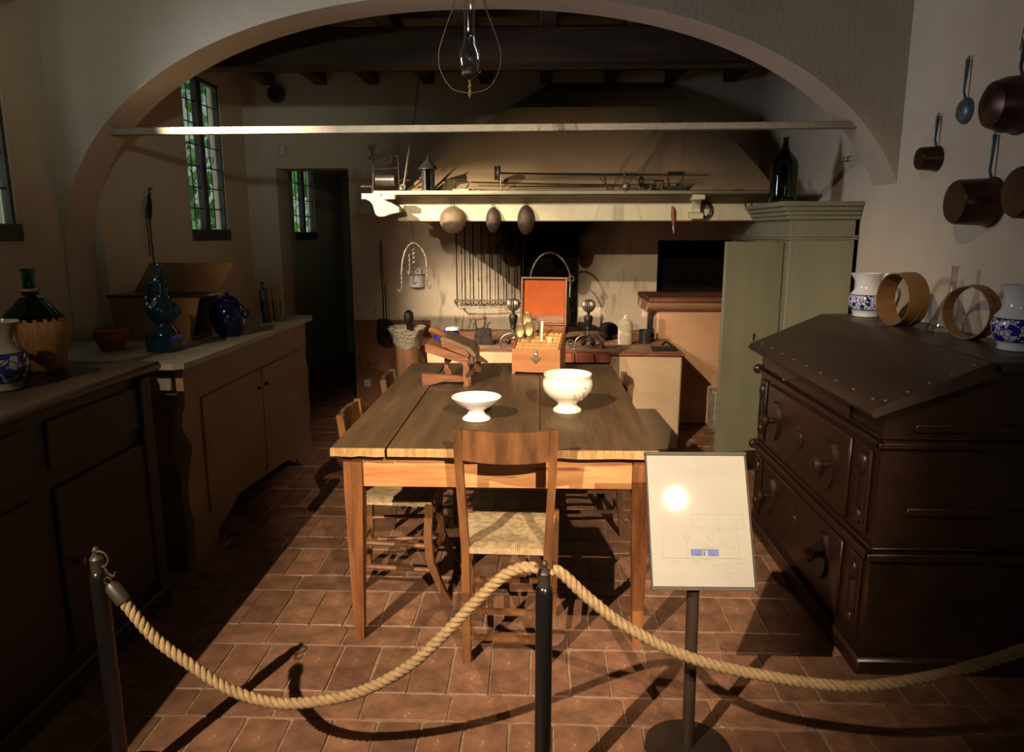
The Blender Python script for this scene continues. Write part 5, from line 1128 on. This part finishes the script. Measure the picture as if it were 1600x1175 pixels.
# ================================================================== BARRIER
def stanchion(x, y, label, ring=False):
    t = thing('stanchion', label, 'stanchion', (x, y, 0), (0, 0, 0), 'black rope barrier posts')
    b = nb(); lathe(b, [(0, 0), (.15, 0), (.15, .012), (.03, .025), (.022, .03)], 32); obj('base_plate', b, M['stanchion'], t, world=False)
    b = nb(); lathe(b, [(.022, .02), (.0225, .655), (.021, .668), (.0165, .674), (0, .674)], 24); obj('post_tube', b, M['stanchion'], t, world=False)
    b = nb(); lathe(b, [(.0165, .672), (.0165, .708), (.018, .712), (.014, .718), (.006, .722), (.005, .726), (.0095, .733), (.0095, .738), (.006, .744), (0, .746)], 20); obj('cap', b, M['stanchion_neck'], t, world=False)
    if ring:
        b = nb(); tube(b, arc((.012, -.005, .712), .022, 0, 360, 20, 'xz')[:-1], .003, 6, True); tube(b, smoothpath([(.022, -.005, .690), (.030, -.005, .672), (.044, -.005, .664), (.050, -.005, .676)], 4), .003, 6); obj('hook_ring', b, M['brass'], t, world=False)
    return t
stanchion(.020, 1.76, 'black rope barrier post in the centre in front of the chair')
stanchion(-1.178, 1.80, 'black rope barrier post with brass ring in the dark at the left', True)
stanchion(1.42, 1.70, 'black rope barrier post beyond the right edge of the picture')
def rope(name, label, path, caps=True):
    t = thing(name, label, 'rope', path[0], (0, 0, 0))
    P = smoothpath(path, 14); Ls = [0.0]
    for a, c in zip(P[:-1], P[1:]): Ls.append(Ls[-1]+(c-a).length)
    tot = Ls[-1]; n = int(tot/.0035); C = []; j = 0
    for i in range(n+1):
        d = tot*i/n
        while j < len(Ls)-2 and Ls[j+1] < d: j += 1
        C.append(P[j].lerp(P[j+1], (d-Ls[j])/(Ls[j+1]-Ls[j]+1e-9)))
    for s in range(3):
        b = nb(); pts = []
        for i, c in enumerate(C):
            tg = (C[min(i+1, n)]-C[max(i-1, 0)]).normalized(); u = Vector((0, 1, 0)); u = (u-tg*u.dot(tg)).normalized(); v = tg.cross(u)
            a = 2*PI*(tot*i/n)/.058+s*2*PI/3
            pts.append(c+(u*math.cos(a)+v*math.sin(a))*.0072)
        tube(b, pts, .0088, 7); obj('strand', b, M['rope'], t, sharp=80)
    return t, C
tL, C = rope('barrier_rope', 'sagging twisted jute rope from the left post to the centre post', [(-1.104, 1.76, .628), (-1.021, 1.76, .509), (-.924, 1.76, .426), (-.824, 1.76, .356), (-.704, 1.76, .320), (-.581, 1.76, .329), (-.458, 1.76, .365), (-.335, 1.76, .440), (-.231, 1.76, .544), (-.163, 1.76, .622), (-.088, 1.755, .700), (-.040, 1.75, .728), (.000, 1.745, .732)])
b = nb(); tube(b, [(-1.125, 1.76, .660), (-1.118, 1.76, .650), (-1.092, 1.76, .611)], [.012, .0195, .0195], 16); tube(b, arc((-1.128, 1.76, .668), .010, 0, 360, 10)[:-1], .0025, 6, True); obj('end_ferrule', b, M['stanchion_neck'], tL)
tR, C = rope('barrier_rope', 'twisted jute rope dipping from the centre post to the right edge', [(.044, 1.745, .728), (.070, 1.745, .712), (.134, 1.74, .652), (.234, 1.74, .574), (.400, 1.74, .491), (.600, 1.74, .443), (.813, 1.74, .420), (1.004, 1.74, .450), (1.143, 1.74, .495), (1.263, 1.735, .551), (1.34, 1.72, .60), (1.385, 1.71, .645)])

# ================================================================== INFORMATION STAND
sg = thing('information_stand', 'tilted white information panel on a slim dark post in front of the table', 'information stand', (.465, 2.02, 0))
A0, B0 = Vector((.333, 1.98, .560)), Vector((.325, 2.15, .915))
up = (B0-A0); hh = up.length; up.normalize(); rt = Vector((1, 0.006, .004)).normalized(); nn = rt.cross(up).normalized()
sw = .299
SM = Matrix((( rt.x, up.x, nn.x, A0.x), (rt.y, up.y, nn.y, A0.y), (rt.z, up.z, nn.z, A0.z), (0, 0, 0, 1)))
def sgo(name, m, fn, par=None, **k):
    b = nb(); fn(b); tf(b, b.verts[:], SM); return obj(name, b, m, par or sg, **k)
sgo('backing_board', M['sign_metal'], lambda b: box(b, 0, sw, 0, hh, -.010, -.001, .001))
pp = sgo('printed_sheet', M['paper'], lambda b: box(b, .004, sw-.004, .004, hh-.004, -.001, .001))
sgo('top_rail', M['sign_metal'], lambda b: box(b, -.002, sw+.002, hh-.007, hh+.003, -.012, .007, .001))
sgo('bottom_rail', M['sign_metal'], lambda b: box(b, -.002, sw+.002, -.004, .007, -.012, .007, .001))
sgo('side_rail', M['sign_metal'], lambda b: box(b, -.001, .002, .006, hh-.006, -.010, .003))
sgo('side_rail', M['sign_metal'], lambda b: box(b, sw-.002, sw+.001, .006, hh-.006, -.010, .003))
U = lambda f: sw*f
V_ = lambda f: hh*(1-f)
def blue(b):
    box(b, U(.395), U(.505), V_(.765), V_(.715), .001, .0013); box(b, U(.56), U(.665), V_(.765), V_(.715), .001, .0013)
    box(b, U(.505), U(.56), V_(.725), V_(.715), .001, .0013); box(b, U(.515), U(.535), V_(.762), V_(.73), .001, .0013)
sgo('blue_drawing', M['ink_blue'], blue, pp)
def ink(b):
    rn = random.Random(9)
    for k in range(4):
        x = .50+.03*(k == 0)
        while x < .94: 
            l = rn.uniform(.012, .035); box(b, U(x), U(min(.95, x+l)), V_(.105+.024*k)-.0006, V_(.105+.024*k), .001, .00115); x += l+.008
    for (a, c, y) in ((.50, .58, .69), (.56, .68, .70), (.40, .47, .795), (.38, .48, .81), (.39, .49, .825), (.52, .58, .79), (.53, .57, .805), (.60, .68, .83), (.62, .66, .865), (.70, .76, .82), (.72, .77, .85), (.71, .79, .89), (.72, .77, .91), (.20, .29, .80), (.22, .28, .815), (.21, .28, .83), (.81, .93, .815), (.78, .83, .71)):
        box(b, U(a), U(c), V_(y)-.0007, V_(y), .001, .00115)
    for (x0, x1, y0, y1) in ((.43, .93, .46, .56), (.50, .86, .56, .58), (.10, .88, .78, .782)):
        box(b, U(x0), U(x1), V_(y0)-.0005, V_(y0), .001, .00115); box(b, U(x0), U(x1), V_(y1)-.0005, V_(y1), .001, .00115)
        for x in (x0, (x0+x1)/2, x1): box(b, U(x), U(x)+.0005, V_(y1), V_(y0), .001, .00115)
    for x in (.13, .36, .86): box(b, U(x), U(x)+.0005, V_(.78), V_(.55), .001, .00115)
    for (cx, cy) in ((.60, .63), (.73, .68), (.36, .63)):
        tube(b, [(U(cx)+.008*math.cos(k*PI/8), V_(cy)+.010*math.sin(k*PI/8), .001) for k in range(16)], .0003, 4, True)
sgo('printed_lines', M['ink'], ink, pp)
cov = thin_glass('sign cover', (1, 1, 1, 1), .06)
cov.node_tree.nodes['Glossy BSDF'].inputs['Roughness'].default_value = 0.022
sgo('clear_cover', cov, lambda b: box(b, .002, sw-.002, .002, hh-.002, .0025, .0035))
b = nb(); tube(b, [(.462, 2.045, .62), (.463, 2.035, .55), (.470, 2.03, .02)], [.017, .0185, .0185], 20); obj('post', b, M['sign_post'], sg)
b = nb(); lathe(b, [(0, 0), (.13, 0), (.13, .01), (.03, .02), (0, .02)], 32, (.470, 2.03, .0)); obj('base_plate', b, M['sign_post'], sg)
b = nb(); box(b, .44, .485, 2.03, 2.09, .64, .66, .003); obj('bracket', b, M['sign_post'], sg)
